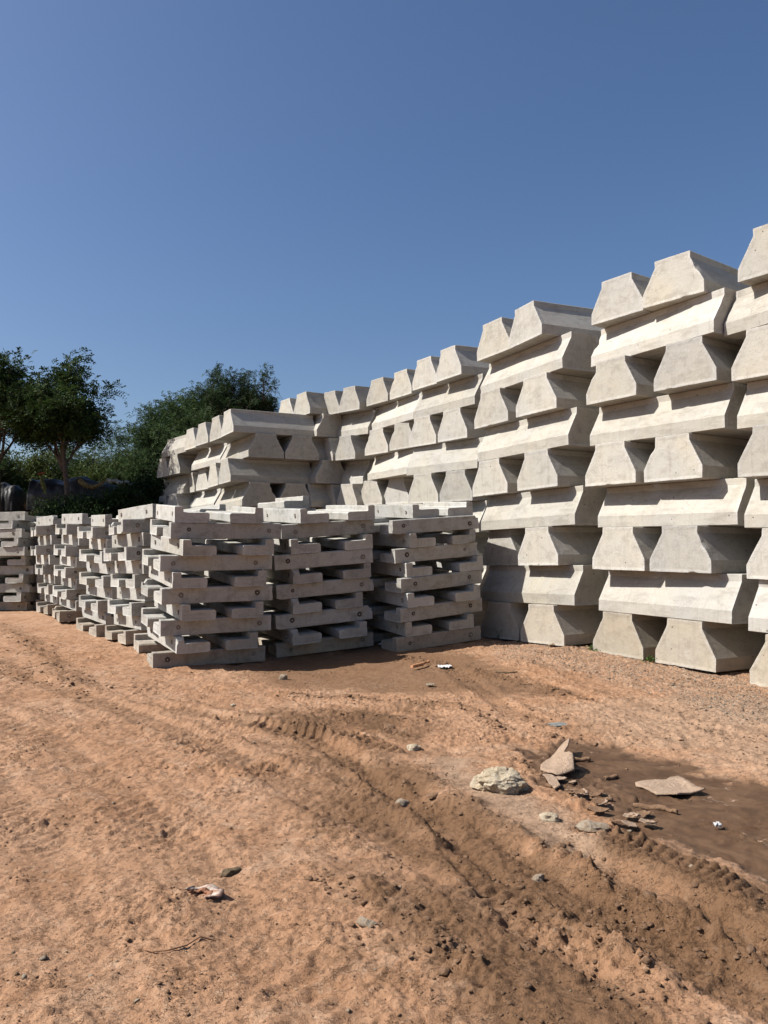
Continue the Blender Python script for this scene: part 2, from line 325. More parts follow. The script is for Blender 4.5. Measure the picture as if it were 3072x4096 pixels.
LUGS = [   # tread imprints: polyline, half width, height, pitch
([(-1.33, 7.21), (-.96, 6.93), (-.61, 6.7), (-.35, 6.55), (-.17, 6.35), (.04, 5.99)], .19, .06, .10),
([(1.12, 4.4), (1.26, 4.26), (1.37, 4.09), (1.48, 3.88), (1.58, 3.62), (1.66, 3.35), (1.74, 3.0), (1.78, 2.7)], .16, .06, .062),
([(-.16, 3.81), (-.05, 3.7), (.06, 3.54), (.13, 3.36)], .09, .032, .07),
([(-2.2, 8.0), (-1.7, 7.6), (-1.3, 7.2)], .1, .02, .08),
([(.55, 4.25), (.72, 3.85), (.9, 3.5)], .05, .018, .05),
([(-.3, 6.9), (0, 6.75), (.25, 6.4)], .1, .03, .08),
]

def ax(lo, hi, f):
    out = [lo]
    while out[-1] < hi: out.append(out[-1] + f(out[-1]))
    return np.array(out)
def fx(x):
    a = abs(x)
    return .0105 if a < 1.7 else (.0105 + (a - 1.7) * .006 if a < 8 else .05 + (a - 8) * .12)
def fy(y): return .009 if y < 3.2 else (.009 + (y - 3.2) * .0036 if y < 14 else (.05 + (y - 14) * .10))
xr = ax(0, 700, fx); xs = np.concatenate([-xr[:0:-1], xr])
ys = np.concatenate([[-300, -60, -12, -3, 0, 1, 1.6, 2.0], ax(2.2, 1500, fy)])
X, Y = np.meshgrid(xs, ys); X = X.ravel(); Y = Y.ravel()
Z = base_z(X, Y)
near = (Y > 1.5) & (Y < 24) & (np.abs(X) < 12)
x, y = X[near], Y[near]
wx = x + .12 * fbm(x * 1.7, y * 1.7, 3); wy = y + .12 * fbm(x * 1.7 + 40, y * 1.7, 3)
u = x * .62 - y * .78; v = x * .78 + y * .62
jx = .05 * fbm(x * 9, y * 9, 3) + .08 * fbm(x * 3, y * 3, 2)
sd_mud = poly_sd(wx, wy, G['mud']) + jx * 1.8 + .17 * fbm(v * 5 + 9, u * 1.6, 4)
mud = sstep(.11, -.06, sd_mud + .05 * fbm(x * 16, y * 16, 3))
damp = sstep(.25, -.25, poly_sd(wx, wy, G['damp']) + jx * 3)
grav = sstep(.3, -.3, poly_sd(wx, wy, G['gravel']) + jx * 3)
sand = sstep(.12, -.12, poly_sd(wx, wy, G['sand']) + jx * 2)
crust = sstep(.4, -.3, poly_sd(wx, wy, G['crust']) + jx * 3)
fade = np.clip(1.6 - y / 14, .35, 1)
h = .035 * fbm(x * .9, y * .9, 3)
# drag direction of the traffic
streak = fbm(v * 7 + .5 * fbm(x, y, 2), u * 1.1, 4)
smooth = np.clip(mud * .92 + damp * .7 + sand * .6, 0, .95)
rough = 1 - smooth
h += .007 * streak * rough
n1 = fbm(x * 5 + 3, y * 5, 5, .6); n2 = fbm(x * 13, y * 13 + 7, 4, .6)
h += (.003 * n1 + .004 * n2) * rough
def terrace(n, k, w=.22):
    q = n * k; f = np.floor(q); return (f + sstep(1 - w, 1, q - f)) / k
tw = fbm(x * 24, y * 24, 2) * .05
h += (.030 * terrace(fbm(x * 3.2, y * 3.2 + 4, 5, .58) + tw, 7) + .014 * terrace(fbm(x * 9, y * 8 + 40, 4, .6) + tw, 5, .15)) * rough
# flaky crust steps
pm = sstep(-.15, .25, fbm(x * 1.1 + 20, y * 1.1, 3))
for sc, am, th in ((8, .007, .12), (17, .006, .10), (33, .0045, .08)):
    nn = fbm(x * sc + 5 * sc, y * sc * .8, 3, .55)
    h += am * (sstep(th, th + .03, nn) - .8 * sstep(-th - .12, -th - .15, nn)) * rough * (.35 + .65 * pm)
# clods
wd, wi = worley(x * 16, y * 16); lump = np.sqrt(np.clip(.27 - wd * wd, 0, 1)) * (wi > .35)
wd2, wi2 = worley(x * 34 + 5, y * 34); lump2 = np.sqrt(np.clip(.27 - wd2 * wd2, 0, 1)) * (wi2 > .45)
cm = sstep(.12, .4, fbm(x * 1.6 + 70, y * 1.6, 4)) * rough
h += cm * (lump * .02 + lump2 * .013) + lump2 * .004 * rough
wd3, wi3 = worley(x * 50, y * 50 + 9)
h += grav * (.004 * fbm(x * 30, y * 30, 2) + np.clip(.5 - wd3, 0, 1) * .014 * (wi3 > .4))
wet = sstep(.3, -.3, poly_sd(wx, wy, [(-1.2, 7.6), (.4, 7.9), (.3, 6.0), (.4, 5.1), (.8, 4.2), (1.45, 3.6), (2.1, 2.3), (.4, 2.1), (.05, 3.2), (-.3, 4.2), (-.55, 5.6)]) + jx * 5)
wet = wet * sstep(-.45, .1, fbm(v * 2.2, u * .5, 4) + .1)
dark = np.clip(np.maximum(damp * .8, wet * 1.0), 0, 1); rutm = np.zeros_like(x)
for pts, hw, dep, bh, lm in RUTS:
    pts2 = pts
    d, sdv, arc, L = seg_dist(wx * .4 + x * .6, wy * .4 + y * .6, pts2)
    near_m = d < hw * 3.2
    e = sstep(0, .6, arc) * sstep(L, L - .6, arc) * near_m
    trough = sstep(hw, hw * .55, d); berm = np.exp(-((d - hw * 1.35) / (hw * .38)) ** 2)
    br = .5 + 1.1 * np.clip(fbm(arc * 2.5, sdv * 3 + d * 4, 3) + .3, 0, 1)
    dep = dep * .95; bh = bh * .6
    h = h - dep * trough * e + bh * berm * e * br * (1 + lm * n2 * .8) + berm * e * lm * br * (lump * .008 + lump2 * .008 + .016 * terrace(fbm(x * 8, y * 8 + 3, 4, .6) + .3, 4, .15))
    h += .008 * np.sin(arc * 2 * np.pi / .11 + sdv * d * 18) * trough * e * sstep(0, .3, fbm(arc * 1.3, 3.3 + d * 0, 2) + .15)
    rutm = np.maximum(rutm, np.clip(trough * e + .5 * berm * e, 0, 1) * min(1, dep * 30))
for pts, hw, bh in BERMS:
    d, sdv, arc, L = seg_dist(wx * .6 + x * .4, wy * .6 + y * .4, pts)
    e = sstep(0, .4, arc) * sstep(L, L - .4, arc) * (d < hw * 3.5)
    pr = np.exp(-(d / hw) ** 2) * e
    br = .35 + 1.3 * np.clip(fbm(arc * 3.1, sdv * 2, 3) + .35, 0, 1)
    h += bh * .55 * pr * br * (.75 + n2 * 1.1 + n1 * .6) + pr * (lump * .016 + lump2 * .014 + .022 * terrace(fbm(x * 8, y * 8, 4, .6) + .3, 4, .15)) * np.clip(br, 0, 1.2)
    rutm = np.maximum(rutm, pr * .8)
for pts, hw, bh, pit in LUGS:
    d, sdv, arc, L = seg_dist(x, y, pts)
    e = sstep(0, .12, arc) * sstep(L, L - .12, arc) * sstep(hw, hw * .7, d)
    tooth = sstep(-.25, .35, np.sin((arc + d * .35) * 2 * np.pi / pit) + .15 * n2)
    side_prof = np.clip((sdv * d / hw + 1) / 2, 0, 1)
    e = e * (.55 + .9 * np.clip(fbm(arc * 3.3, d * 0 + pit * 50, 3) + .35, 0, .8))
    h += e * (bh * (.25 + .55 * side_prof) * (.45 + .55 * tooth) + .003 * n2)
    rutm = np.maximum(rutm, np.clip(e, 0, 1) * .9)
    if pts[0][0] > 1: dark = np.maximum(dark, sstep(hw * 1.6, hw * .8, d) * sstep(0, .2, arc) * .95)
# mud: slight sink, soft ripples, drying plates at its left shore
h = h * (1 - mud * .5) - mud * .018 + mud * (.024 * fbm(v * 5, u * 1.6, 3) + .006 * fbm(x * 12, y * 12, 3))
crk = poly_sd(x, y, [(1.06, 6.15), (1.3, 6.1), (1.52, 5.3), (1.62, 4.85), (1.35, 4.7), (1.16, 5.3)])
cz = sstep(.08, -.05, crk + jx)
wdp, wip = worley(x * 11 + .8 * n1, y * 8 + .8 * n2)
h += cz * (.010 * (wip - .3) + .018 * sstep(.25, .6, wdp) * (wip > .3))
ridge = np.abs(fbm(x * 4.2 + 8, y * 4.2, 2)); rm = sstep(.05, -.4, sd_mud) * sstep(.035, .0, ridge) * sstep(-.1, .2, fbm(x * 1.5 + 3, y * 1.5, 2))
h += rm * .016
# calm the sheet below stacks
zz = Z.copy(); zz[near] += h * 1.0
Z = zz
def grid_faces(nx, ny):
    i = np.arange(nx * ny).reshape(ny, nx)
    return np.stack([i[:-1, :-1], i[:-1, 1:], i[1:, 1:], i[1:, :-1]], -1).reshape(-1, 4)
gme = mesh_np('ground', np.stack([X, Y, Z], 1), grid_faces(len(xs), len(ys)), smooth=True)
def full(a):
    o = np.zeros(X.shape, np.float32); o[near] = a; return o
attr(gme, 'mud', full(mud)); attr(gme, 'damp', full(np.clip(dark, 0, 1))); attr(gme, 'gravel', full(grav))
attr(gme, 'sand', full(np.clip(sand + crust * .7 + cz * .5 * (wip > .4), 0, 1))); attr(gme, 'rut', full(rutm)); attr(gme, 'streak', full(streak))
_zi = Z.reshape(len(ys), len(xs))
def gz(px, py):
    j = min(max(np.searchsorted(xs, px) - 1, 0), len(xs) - 2); i = min(max(np.searchsorted(ys, py) - 1, 0), len(ys) - 2)
    return float(_zi[i:i + 2, j:j + 2].mean())

t = NT('red_soil')
pos = t.node('ShaderNodeNewGeometry').outputs['Position']
a_m, a_d, a_g, a_s, a_r, a_k = (t.attr(q) for q in ('mud', 'damp', 'gravel', 'sand', 'rut', 'streak'))
nb = t.noise(pos, .8, 5, .6, .5); nm = t.noise(pos, 4.5, 8, .68, 1.0); nf = t.noise(pos, 34, 6, .7); nf2 = t.noise(pos, 130, 4, .7)
col = t.mix(t.mr(nb, .35, .65), (.325, .178, .098), (.365, .218, .132))
col = t.mix(t.math('MULTIPLY', t.mr(nm, .50, .66), .5), col, (.20, .10, .048))
col = t.mix(t.math('MULTIPLY', t.mr(t.noise(pos, 2.3, 7, .75, 1.2), .52, .62), .6), col, (.42, .275, .18))
col = t.mix(t.math('MULTIPLY', t.mr(a_k, .02, .35), .3), col, (.20, .105, .055))
col = t.mix(t.math('MULTIPLY', a_r, .6), col, (.165, .09, .047))
col = t.mix(t.math('MULTIPLY', t.mr(nf, .56, .7), .3), col, (.16, .09, .05))
col = t.mix(t.math('MULTIPLY', t.mr(t.noise(pos, 22, 4, .6), .60, .68), .35), col, (.48, .35, .245))
col = t.mix(t.math('MULTIPLY', a_s, .75), col, (0.330, 0.229, 0.155))
col = t.mix(t.math('MULTIPLY', a_d, .88), col, (0.123, 0.067, 0.034))
pv = t.node('ShaderNodeTexVoronoi'); t.put(pv.inputs['Vector'], pos); pv.inputs['Scale'].default_value = 38
sepc = t.node('ShaderNodeSeparateColor'); t.put(sepc.inputs[0], pv.outputs['Color'])
peb = t.mix(t.mr(sepc.outputs[0], .1, .95), (0.120, 0.079, 0.053), (0.336, 0.281, 0.223))
gm = t.math('MULTIPLY', a_g, t.mr(nm, .36, .5))
col = t.mix(t.math('MULTIPLY', gm, t.mr(pv.outputs['Distance'], .55, .35)), col, peb)
mcol = t.mix(t.mr(t.noise(pos, 3.2, 6, .7, 1), .4, .6), (.056, .030, .016), (.098, .056, .031))
mcol = t.mix(t.math('MULTIPLY', t.mr(t.noise(pos, 5.5, 7, .7, .8), .62, .66), .8), mcol, (0.252, 0.177, 0.124))
col = t.mix(a_m, col, mcol)
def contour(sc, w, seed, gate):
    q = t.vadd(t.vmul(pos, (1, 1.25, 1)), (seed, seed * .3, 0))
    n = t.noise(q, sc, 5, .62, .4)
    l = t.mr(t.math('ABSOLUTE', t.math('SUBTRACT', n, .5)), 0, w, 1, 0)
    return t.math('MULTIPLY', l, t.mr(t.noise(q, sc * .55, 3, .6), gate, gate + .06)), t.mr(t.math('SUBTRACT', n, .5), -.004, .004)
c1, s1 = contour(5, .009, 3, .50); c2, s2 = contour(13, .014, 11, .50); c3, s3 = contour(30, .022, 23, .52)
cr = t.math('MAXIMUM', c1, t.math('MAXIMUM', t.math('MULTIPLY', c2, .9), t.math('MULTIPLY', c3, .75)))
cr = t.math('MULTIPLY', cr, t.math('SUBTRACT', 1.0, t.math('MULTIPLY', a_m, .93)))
col = t.mix(t.math('MULTIPLY', cr, .5), col, (.09, .05, .028))  # dirt-filled cracks plus shadow lines under flakes, painted into the soil colour
bh = t.math('ADD', t.math('MULTIPLY', nf, .6), t.math('ADD', t.math('MULTIPLY', nf2, .3), t.math('MULTIPLY', nm, .5)))
bh = t.math('MULTIPLY', bh, t.math('SUBTRACT', 1.05, t.math('MULTIPLY', a_m, .9)))
n0_ = t.bump(bh, .9, .026)
plate = t.math('ADD', t.math('MULTIPLY', s1, .5), t.math('ADD', t.math('MULTIPLY', s2, .35), t.math('MULTIPLY', s3, .2)))
plate = t.math('SUBTRACT', t.math('MULTIPLY', plate, t.math('SUBTRACT', 1.0, a_m)), t.math('MULTIPLY', cr, .7))
n1_ = t.bump(plate, .8, .012, n0_)
n2_ = t.bump(t.math('MULTIPLY', pv.outputs['Distance'], t.math('MULTIPLY', gm, -1)), .8, .015, n1_)
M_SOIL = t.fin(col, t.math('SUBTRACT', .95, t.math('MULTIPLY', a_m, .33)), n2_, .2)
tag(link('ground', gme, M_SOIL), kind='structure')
print('ground verts', len(X), len(xs), len(ys))

# ------------------------------------------------------------------ concrete blocks
def resample(poly, step):
    out = []; flag = []
    n = len(poly)
    for i in range(n):
        a = Vector(poly[i]); b = Vector(poly[(i + 1) % n]); L = (b - a).length; k = max(1, round(L / step))
        for j in range(k): out.append(a.lerp(b, j / k)); flag.append(j == 0)
    return out
def extrude_profile(name, poly, length, step, seed, rough=.0018, burr=.0045, chip=.012, axis='Y', cap_rings=5, centre=None):
    """poly: (u, z) outline; body runs along +Y (or X); both end faces are modelled as rings"""
    pr = resample(poly, step); n = len(pr); m = max(2, round(length / (step * 1.3)))
    cu = sum(p[0] for p in pr) / n; cz = sum(p[1] for p in pr) / n
    if centre: cu, cz = centre
    rnd = random.Random(seed); off = Vector((rnd.random() * 90, rnd.random() * 90, rnd.random() * 90))
    V = []; E_ = []; Fq = []
    def ringv(y, s, e):
        b = len(V)
        for p in pr:
            V.append(Vector((cu + (p[0] - cu) * s, y, cz + (p[1] - cz) * s))); E_.append(e)
        return b
    rings = []
    ss = [((i + 1) / cap_rings) ** .8 for i in range(cap_rings)][:-1] + [.955]
    for s in ss: rings.append(ringv(0, s, 1 if s > .9 else 0))
    lo = ringv(0, 1, 1); rings.append(lo); 
    for i in range(1, m): rings.append(ringv(length * i / m, 1, 0))
    hi = ringv(length, 1, 1); rings.append(hi)
    for s in reversed(ss): rings.append(ringv(length, s, 1 if s > .9 else 0))
    for a, b in zip(rings[:-1], rings[1:]):
        for j in range(n):
            k = (j + 1) % n; Fq.append((a + j, a + k, b + k, b + j))
    c0 = len(V); V.append(Vector((cu, 0, cz))); E_.append(0); c1 = len(V); V.append(Vector((cu, length, cz))); E_.append(0)
    tri = [(c0, rings[0] + (j + 1) % n, rings[0] + j) for j in range(n)] + [(c1, rings[-1] + j, rings[-1] + (j + 1) % n) for j in range(n)]
    # displacement
    for i, v in enumerate(V):
        q = v + off
        d = noise.noise_vector(q * 2.2) * rough * 1.1 + noise.noise_vector(q * 11) * rough * .6
        v_new = v + d
        end = min(v.y, length - v.y)
        if end < 1e-4 and E_[i]:
            k = noise.noise(q * 12) * .25 + noise.noise(q * 31) * .6
            out = Vector((v.x - cu, 0, v.z - cz)).normalized()
            v_new += out * (k * burr) + Vector((0, (-1 if v.y < 1e-4 else 1) * abs(k) * burr * .8, 0))
            cch = noise.noise(q * 4.1 + Vector((7, 3, 1)))
            if cch > .47: v_new -= out * (cch - .47) * chip * 9; v_new.y += (1 if v.y < 1e-4 else -1) * (cch - .47) * chip * 5
        elif E_[i] == 0 and end > 1e-4:
            k = noise.noise(q * 6.5)
            if k > .45: v_new -= Vector((v.x - cu, 0, v.z - cz)).normalized() * (k - .45) * chip
        V[i] = v_new
    if axis == 'X':
        V = [Vector((v.y - length / 2, v.x, v.z)) for v in V]
        Fq = [f[::-1] for f in Fq]; tri = [f[::-1] for f in tri]
    me = bpy.data.meshes.new(name)
    me.from_pydata([tuple(v) for v in V], [], Fq + tri)
    attr(me, 'edge', E_)
    me.polygons.foreach_set('use_smooth', [True] * len(me.polygons))
    bm = bmesh.new(); bm.from_mesh(me); bmesh.ops.recalc_face_normals(bm, faces=bm.faces); bm.to_mesh(me); bm.free()
    me.set_sharp_from_angle(angle=R(24))
    return me

def block_poly(rnd):
    b, w, H = BW / 2, TW / 2, HB - .003
    j = lambda a: rnd.uniform(-a, a)
    k1, k2 = .27 * H, .85 * H
    c = .007
    d1, d2 = j(.005), j(.005)
    return [(-b + c, 0), (b - c, 0), (b, c), (b + d1, k1), (w + d2, k2), (w, H - c), (w - c, H), (-w + c, H), (-w, H - c), (-w - d2, k2), (-b - d1, k1), (-b, c)]
BLOCKS = [extrude_profile('flared_block', block_poly(random.Random(i)), BLN, .042, 100 + i) for i in range(7)]
ORD = ['top', 'second', 'third', 'fourth', 'fifth', 'sixth', 'seventh', 'eighth', 'bottom']
def course(row):
    return {9: 'in the top course', 1: 'in the bottom course'}.get(row, 'in the %s course down' % ORD[9 - row])
COLN = {'G': 'rightmost column', 'F': 'second column from the right', 'E': 'third column from the right', 'D': 'fourth column from the right',
        'C': 'fifth column from the right', 'B': 'sixth column from the right', 'A': 'column behind the left pile',
        'P1': 'right column of left pile', 'P2': 'middle column of left pile', 'P3': 'left column of left pile'}
def col_frame(col):
    x, y, z, sx, sy = COL[col]
    if col == 'A': z = .3; sx = sy = 0
    return x, y, z, sx, sy
def block_matrix(col, row, x, y, yaw, kind, depth=0.0):
    cx, cy, cz, sx, sy = col_frame(col)
    n = Vector((-sx, -sy, 1)).normalized()
    ex = Vector((math.cos(yaw), math.sin(yaw), 0)); ex = Vector((ex.x, ex.y, ex.x * sx + ex.y * sy)).normalized()
    ey = n.cross(ex)
    o = Vector((x, y, cz + (x - cx) * sx + (y - cy) * sy)) + n * (row - 1) * HB
    if kind == 'T': X_, Y_, P_ = ex, ey, o
    else:
        X_, Y_ = -ey, ex; P_ = o - ex * BLN / 2 + ey * (BW / 2 + depth)
    return Matrix(((X_.x, Y_.x, n.x, P_.x), (X_.y, Y_.y, n.y, P_.y), (X_.z, Y_.z, n.z, P_.z), (0, 0, 0, 1)))
rb = random.Random(5)
_bi = 0
def put_block(col, row, x, y, yaw, kind, label, depth=0.0):
    global _bi
    o = bpy.data.objects.new('concrete_block', BLOCKS[_bi % 7]); _bi += rb.choice((1, 2, 3))
    COLL.objects.link(o)
    if not o.data.materials: o.data.materials.append(M_BLOCK)
    if row == 1: o.material_slots[0].link = 'OBJECT'; o.material_slots[0].material = M_BLOCKD
    m = block_matrix(col, row, x, y, yaw, kind, depth)
    if rb.random() < .5:                                   # turn end for end
        c = {'T': BLN / 2}.get(kind, BLN / 2)
        m = m @ Matrix.Translation((0, c, 0)) @ Matrix.Rotation(math.pi, 4, 'Z') @ Matrix.Translation((0, -c, 0))
    o.matrix_world = m
    tag(o, label, 'concrete block', 'pale flared concrete blocks stacked crosswise')
for col in COL:
    got = {}
    for row, n, x, y, yaw in BL.get(col, []): got[(row, n)] = (x, y, yaw)
    T1 = [v for k, v in got.items() if k[1] == 1]; T2 = [v for k, v in got.items() if k[1] == 2]; NN = [v for k, v in got.items() if k[1] == 0]
    av = lambda q: tuple(sum(c) / len(q) for c in zip(*q))
    parity_T = 0 if col == 'P3' else 1
    if col == 'G': T1m = av(T1); T2m = (T1m[0] + .98 * math.cos(T1m[2]), T1m[1] + .98 * math.sin(T1m[2]), T1m[2])
    elif col == 'A': T2m = av(T2); T1m = (T2m[0] - .98 * math.cos(T2m[2]), T2m[1] - .98 * math.sin(T2m[2]), T2m[2])
    else: T1m, T2m = av(T1), av(T2)
    if NN: Nm = av(NN)
    else:
        yw = T2m[2]; Nm = ((T1m[0] + T2m[0]) / 2 - .12 * math.sin(yw), (T1m[1] + T2m[1]) / 2 + .12 * math.cos(yw), yw)
    start = 2 if col[0] == 'P' else 1
    for row in range(start, 10):
        cn = COLN[col]; c = course(row)
        if row % 2 == parity_T:
            for n, mean, side in ((1, T1m, 'left'), (2, T2m, 'right')):
                g = got.get((row, n))
                if g is None:
                    if col == 'G' and (row, 1) in got:
                        q = got[(row, 1)]; g = (q[0] + .98 * math.cos(q[2]), q[1] + .98 * math.sin(q[2]), q[2])
                    else: g = (mean[0] + rb.uniform(-.03, .03), mean[1] + rb.uniform(-.03, .03), mean[2] + rb.uniform(-.02, .02))
                if col == 'G' and n == 2: lab = None
                put_block(col, row, *g, 'T', 'end-on block, %s of its pair, %s, %s' % (side, c, cn))
        else:
            g = got.get((row, 0)) or (Nm[0] + rb.uniform(-.04, .04), Nm[1] + rb.uniform(-.04, .04), Nm[2] + rb.uniform(-.02, .02))
            put_block(col, row, *g, 'N', 'block lying lengthwise in front, %s, %s' % (c, cn))
            put_block(col, row, *g, 'N', 'block lying lengthwise behind, %s, %s' % (c, cn), BW + rb.uniform(.01, .06))

# ------------------------------------------------------------------ L-shaped beams
c_ = .008
def beam_poly(rnd):
    h = LH - .002; j = rnd.uniform(-.006, .006)
    return [(c_, 0), (LW - .018, 0), (LW, .018), (LW + j, LF - .02), (LW - .02, LF), (LT + .012, LF), (LT, LF + .012), (LT - .003, h - c_), (LT - c_, h), (c_, h), (0, h - c_), (0, c_)]
def beam_mesh(i):
    rnd = random.Random(50 + i)
    return extrude_profile('beam', beam_poly(rnd), LL_, .05, 300 + i, rough=.003, burr=.004, chip=.014, axis='X', cap_rings=3, centre=(LT * .55, LF * .55))
BEAMS = [beam_mesh(i) for i in range(7)]
M_STAIN = simple('rusty_socket', (.075, .058, .046), .9, .5, 60, .8)
M_STAIN2 = simple('mortar_socket', (.17, .15, .125), .9, .5, 60, .8)
M_BOLT = simple('bolt_steel', (.42, .39, .35), .55, .3, 60, .3)
def socket_mesh(seed):
    """dished ring of stained mortar round an anchor hole, irregular rim"""
    rnd = random.Random(seed); bm = bmesh.new(); n = 16; rings = []
    for r, d in ((.036, .0), (.033, -.0045), (.024, -.003), (.018, .0015)):
        rings.append([bm.verts.new(((r * (1 + (rnd.uniform(-.14, .14) if r > .03 else 0))) * math.cos(a), d, r * math.sin(a) * (1 + (rnd.uniform(-.1, .1) if r > .03 else 0)))) for a in [2 * math.pi * k / n for k in range(n)]])
    for a, b in zip(rings[:-1], rings[1:]):
        for k in range(n): bm.faces.new((a[k], a[(k + 1) % n], b[(k + 1) % n], b[k]))
    bm.faces.new(rings[-1])
    bmesh.ops.recalc_face_normals(bm, faces=bm.faces)
    me = bpy.data.meshes.new('socket'); bm.to_mesh(me); bm.free(); me.materials.append(M_STAIN if seed % 2 else M_STAIN2); return me
def bolt_mesh():
    bm = bmesh.new()
    bmesh.ops.create_cone(bm, cap_ends=True, segments=10, radius1=.009, radius2=.007, depth=.012, matrix=Matrix.Rotation(R(90), 4, 'X'))
    me = bpy.data.meshes.new('bolt'); bm.to_mesh(me); bm.free(); me.materials.append(M_BOLT); return me
SOCK = [socket_mesh(i) for i in range(6)]; BOLT = bolt_mesh()
ORDB = ['top', 'second', 'third', 'fourth', 'fifth', 'sixth', 'seventh', 'eighth', 'ninth', 'tenth', 'eleventh', 'twelfth']
STN = {'S1': 'near corner stack', 'S2': 'middle front stack', 'S3': 'right front stack',
       'R1': 'first stack behind near corner', 'R2': 'second stack behind near corner', 'R3': 'third stack behind near corner',
       'R4': 'fourth stack behind near corner', 'R5': 'last stack of left row', 'W1': 'far left stack',
       'Q2': 'stack behind middle front one', 'Q3': 'stack behind right front one'}
def add_stack(name, z_off=0, nl=10, seed=1):
    x, y, z, yaw0, sx, sy = LS[name]; rnd = random.Random(seed)
    n = Vector((-sx, -sy, 1)).normalized()
    for ly in range(1, nl + 1):
        dx, dy, dyaw, da, db = LL.get(name, {}).get(ly) or (rnd.uniform(-.06, .06), rnd.uniform(-.06, .06), rnd.uniform(-.03, .03), rnd.uniform(-.05, .05), rnd.uniform(-.05, .05))
        yw = yaw0 + dyaw
        ex = Vector((math.cos(yw), math.sin(yw), 0)); ex = Vector((ex.x, ex.y, ex.x * sx + ex.y * sy)).normalized()
        ey = n.cross(ex); o = Vector((x, y, z)) + n * (ly - 1) * LH + ex * dx + ey * dy
        s = LL_ / 2 - .1344
        if ly % 2: items = [(ex, ey, o - ey * (s + da), 'facing the camera'), (-ex, -ey, o + ey * (s + db), 'at the back')]
        else: items = [(-ey, ex, o - ex * (s + da), 'pointing away, left one'), (ey, -ex, o + ex * (s + db), 'pointing away, right one')]
        for X_, Y_, P_, what in items:
            if name == 'Q2' and ly == nl and 'left' in what: continue
            b = bpy.data.objects.new('concrete_beam', rnd.choice(BEAMS)); COLL.objects.link(b)
            if not b.data.materials: b.data.materials.append(M_BEAM)
            if ly == 1: b.material_slots[0].link = 'OBJECT'; b.material_slots[0].material = M_BEAMD
            b.matrix_world = Matrix(((X_.x, Y_.x, n.x, P_.x), (X_.y, Y_.y, n.y, P_.y), (X_.z, Y_.z, n.z, P_.z), (0, 0, 0, 1)))
            lay = ORDB[nl - ly] if ly > 1 else 'bottom'
            b['kind'] = 'thing'; tag(b, 'grey L-shaped beam %s, %s layer, %s' % (what, lay if ly in (1, nl) else lay + ' from top', STN[name]), 'concrete beam', 'grey L-shaped beams in crossed stacks')
            if 'back' in what: continue
            for sgn in (-1, 1):
                px = sgn * LL_ * rnd.uniform(.33, .4); pz = LH * rnd.uniform(.42, .58)
                so = bpy.data.objects.new('bolt_socket', rnd.choice(SOCK)); COLL.objects.link(so); so.parent = b
                so.location = (px, -.004, pz); so.rotation_euler = (0, rnd.uniform(0, 6), 0); so.scale = [rnd.uniform(.75, 1.15)] * 3
                bo = bpy.data.objects.new('bolt', BOLT); COLL.objects.link(bo); bo.parent = so; bo.location = (0, -.005, 0)
dR = (LS['R4'][0] - LS['R3'][0], LS['R4'][1] - LS['R3'][1])
LS['R5'] = (LS['R4'][0] - .98, LS['R4'][1] + 1.72, .25, .57, .01, .0)
LS['Q2'] = (LS['S2'][0] - 1.03, LS['S2'][1] + 1.88, -.09, .47, .02, .05)
LS['Q3'] = (LS['S3'][0] - 1.05, LS['S3'][1] + 1.88, .16, .50, .02, .05)
for i, nme in enumerate(['S1', 'S2', 'S3', 'R1', 'R2', 'R3', 'R4', 'R5', 'Q2', 'Q3', 'W1']):
    add_stack(nme, nl={'W1': 11, 'Q2': 12}.get(nme, 10), seed=20 + i)

# ------------------------------------------------------------------ vegetation
def leaf_mat(name, a, b, warm=None):
    t = NT(name)
    pos = t.node('ShaderNodeNewGeometry').outputs['Position']
    isl = t.node('ShaderNodeNewGeometry').outputs['Random Per Island']
    col = t.mix(t.mr(t.noise(pos, 1.6, 3), .38, .62), a, b)
    col = t.mix(t.math('MULTIPLY', t.math('GREATER_THAN', isl, .86), .6), col, warm or b)
    hs = t.node('ShaderNodeHueSaturation'); t.put(hs.inputs['Color'], col); t.put(hs.inputs['Value'], t.mr(isl, 0, 1, .65, 1.3)); col = hs.outputs[0]
    t.fin(col, .75, None, .12)
    tr = t.node('ShaderNodeBsdfTranslucent'); t.put(tr.inputs[0], col)
    mx = t.node('ShaderNodeMixShader'); mx.inputs[0].default_value = .25
    t.l.new(t.b.outputs[0], mx.inputs[1]); t.l.new(tr.outputs[0], mx.inputs[2])
    t.l.new(mx.outputs[0], t.n['Material Output'].inputs[0])
    return t.m
M_LEAF1 = leaf_mat('broad_leaf', (.015, .030, .009), (.028, .052, .013), (.055, .07, .02))
M_LEAF2 = leaf_mat('feathery_leaf', (.034, .058, .022), (.054, .09, .031), (.075, .105, .035))
M_LEAF3 = leaf_mat('olive_leaf', (.042, .062, .016), (.068, .09, .022), (.10, .11, .033))
M_LEAF4 = leaf_mat('dark_leaf', (.014, .028, .010), (.024, .045, .014), (.04, .06, .018))
M_BARK = simple('bark', (.075, .058, .045), .95, .35, 14, .8, .03)

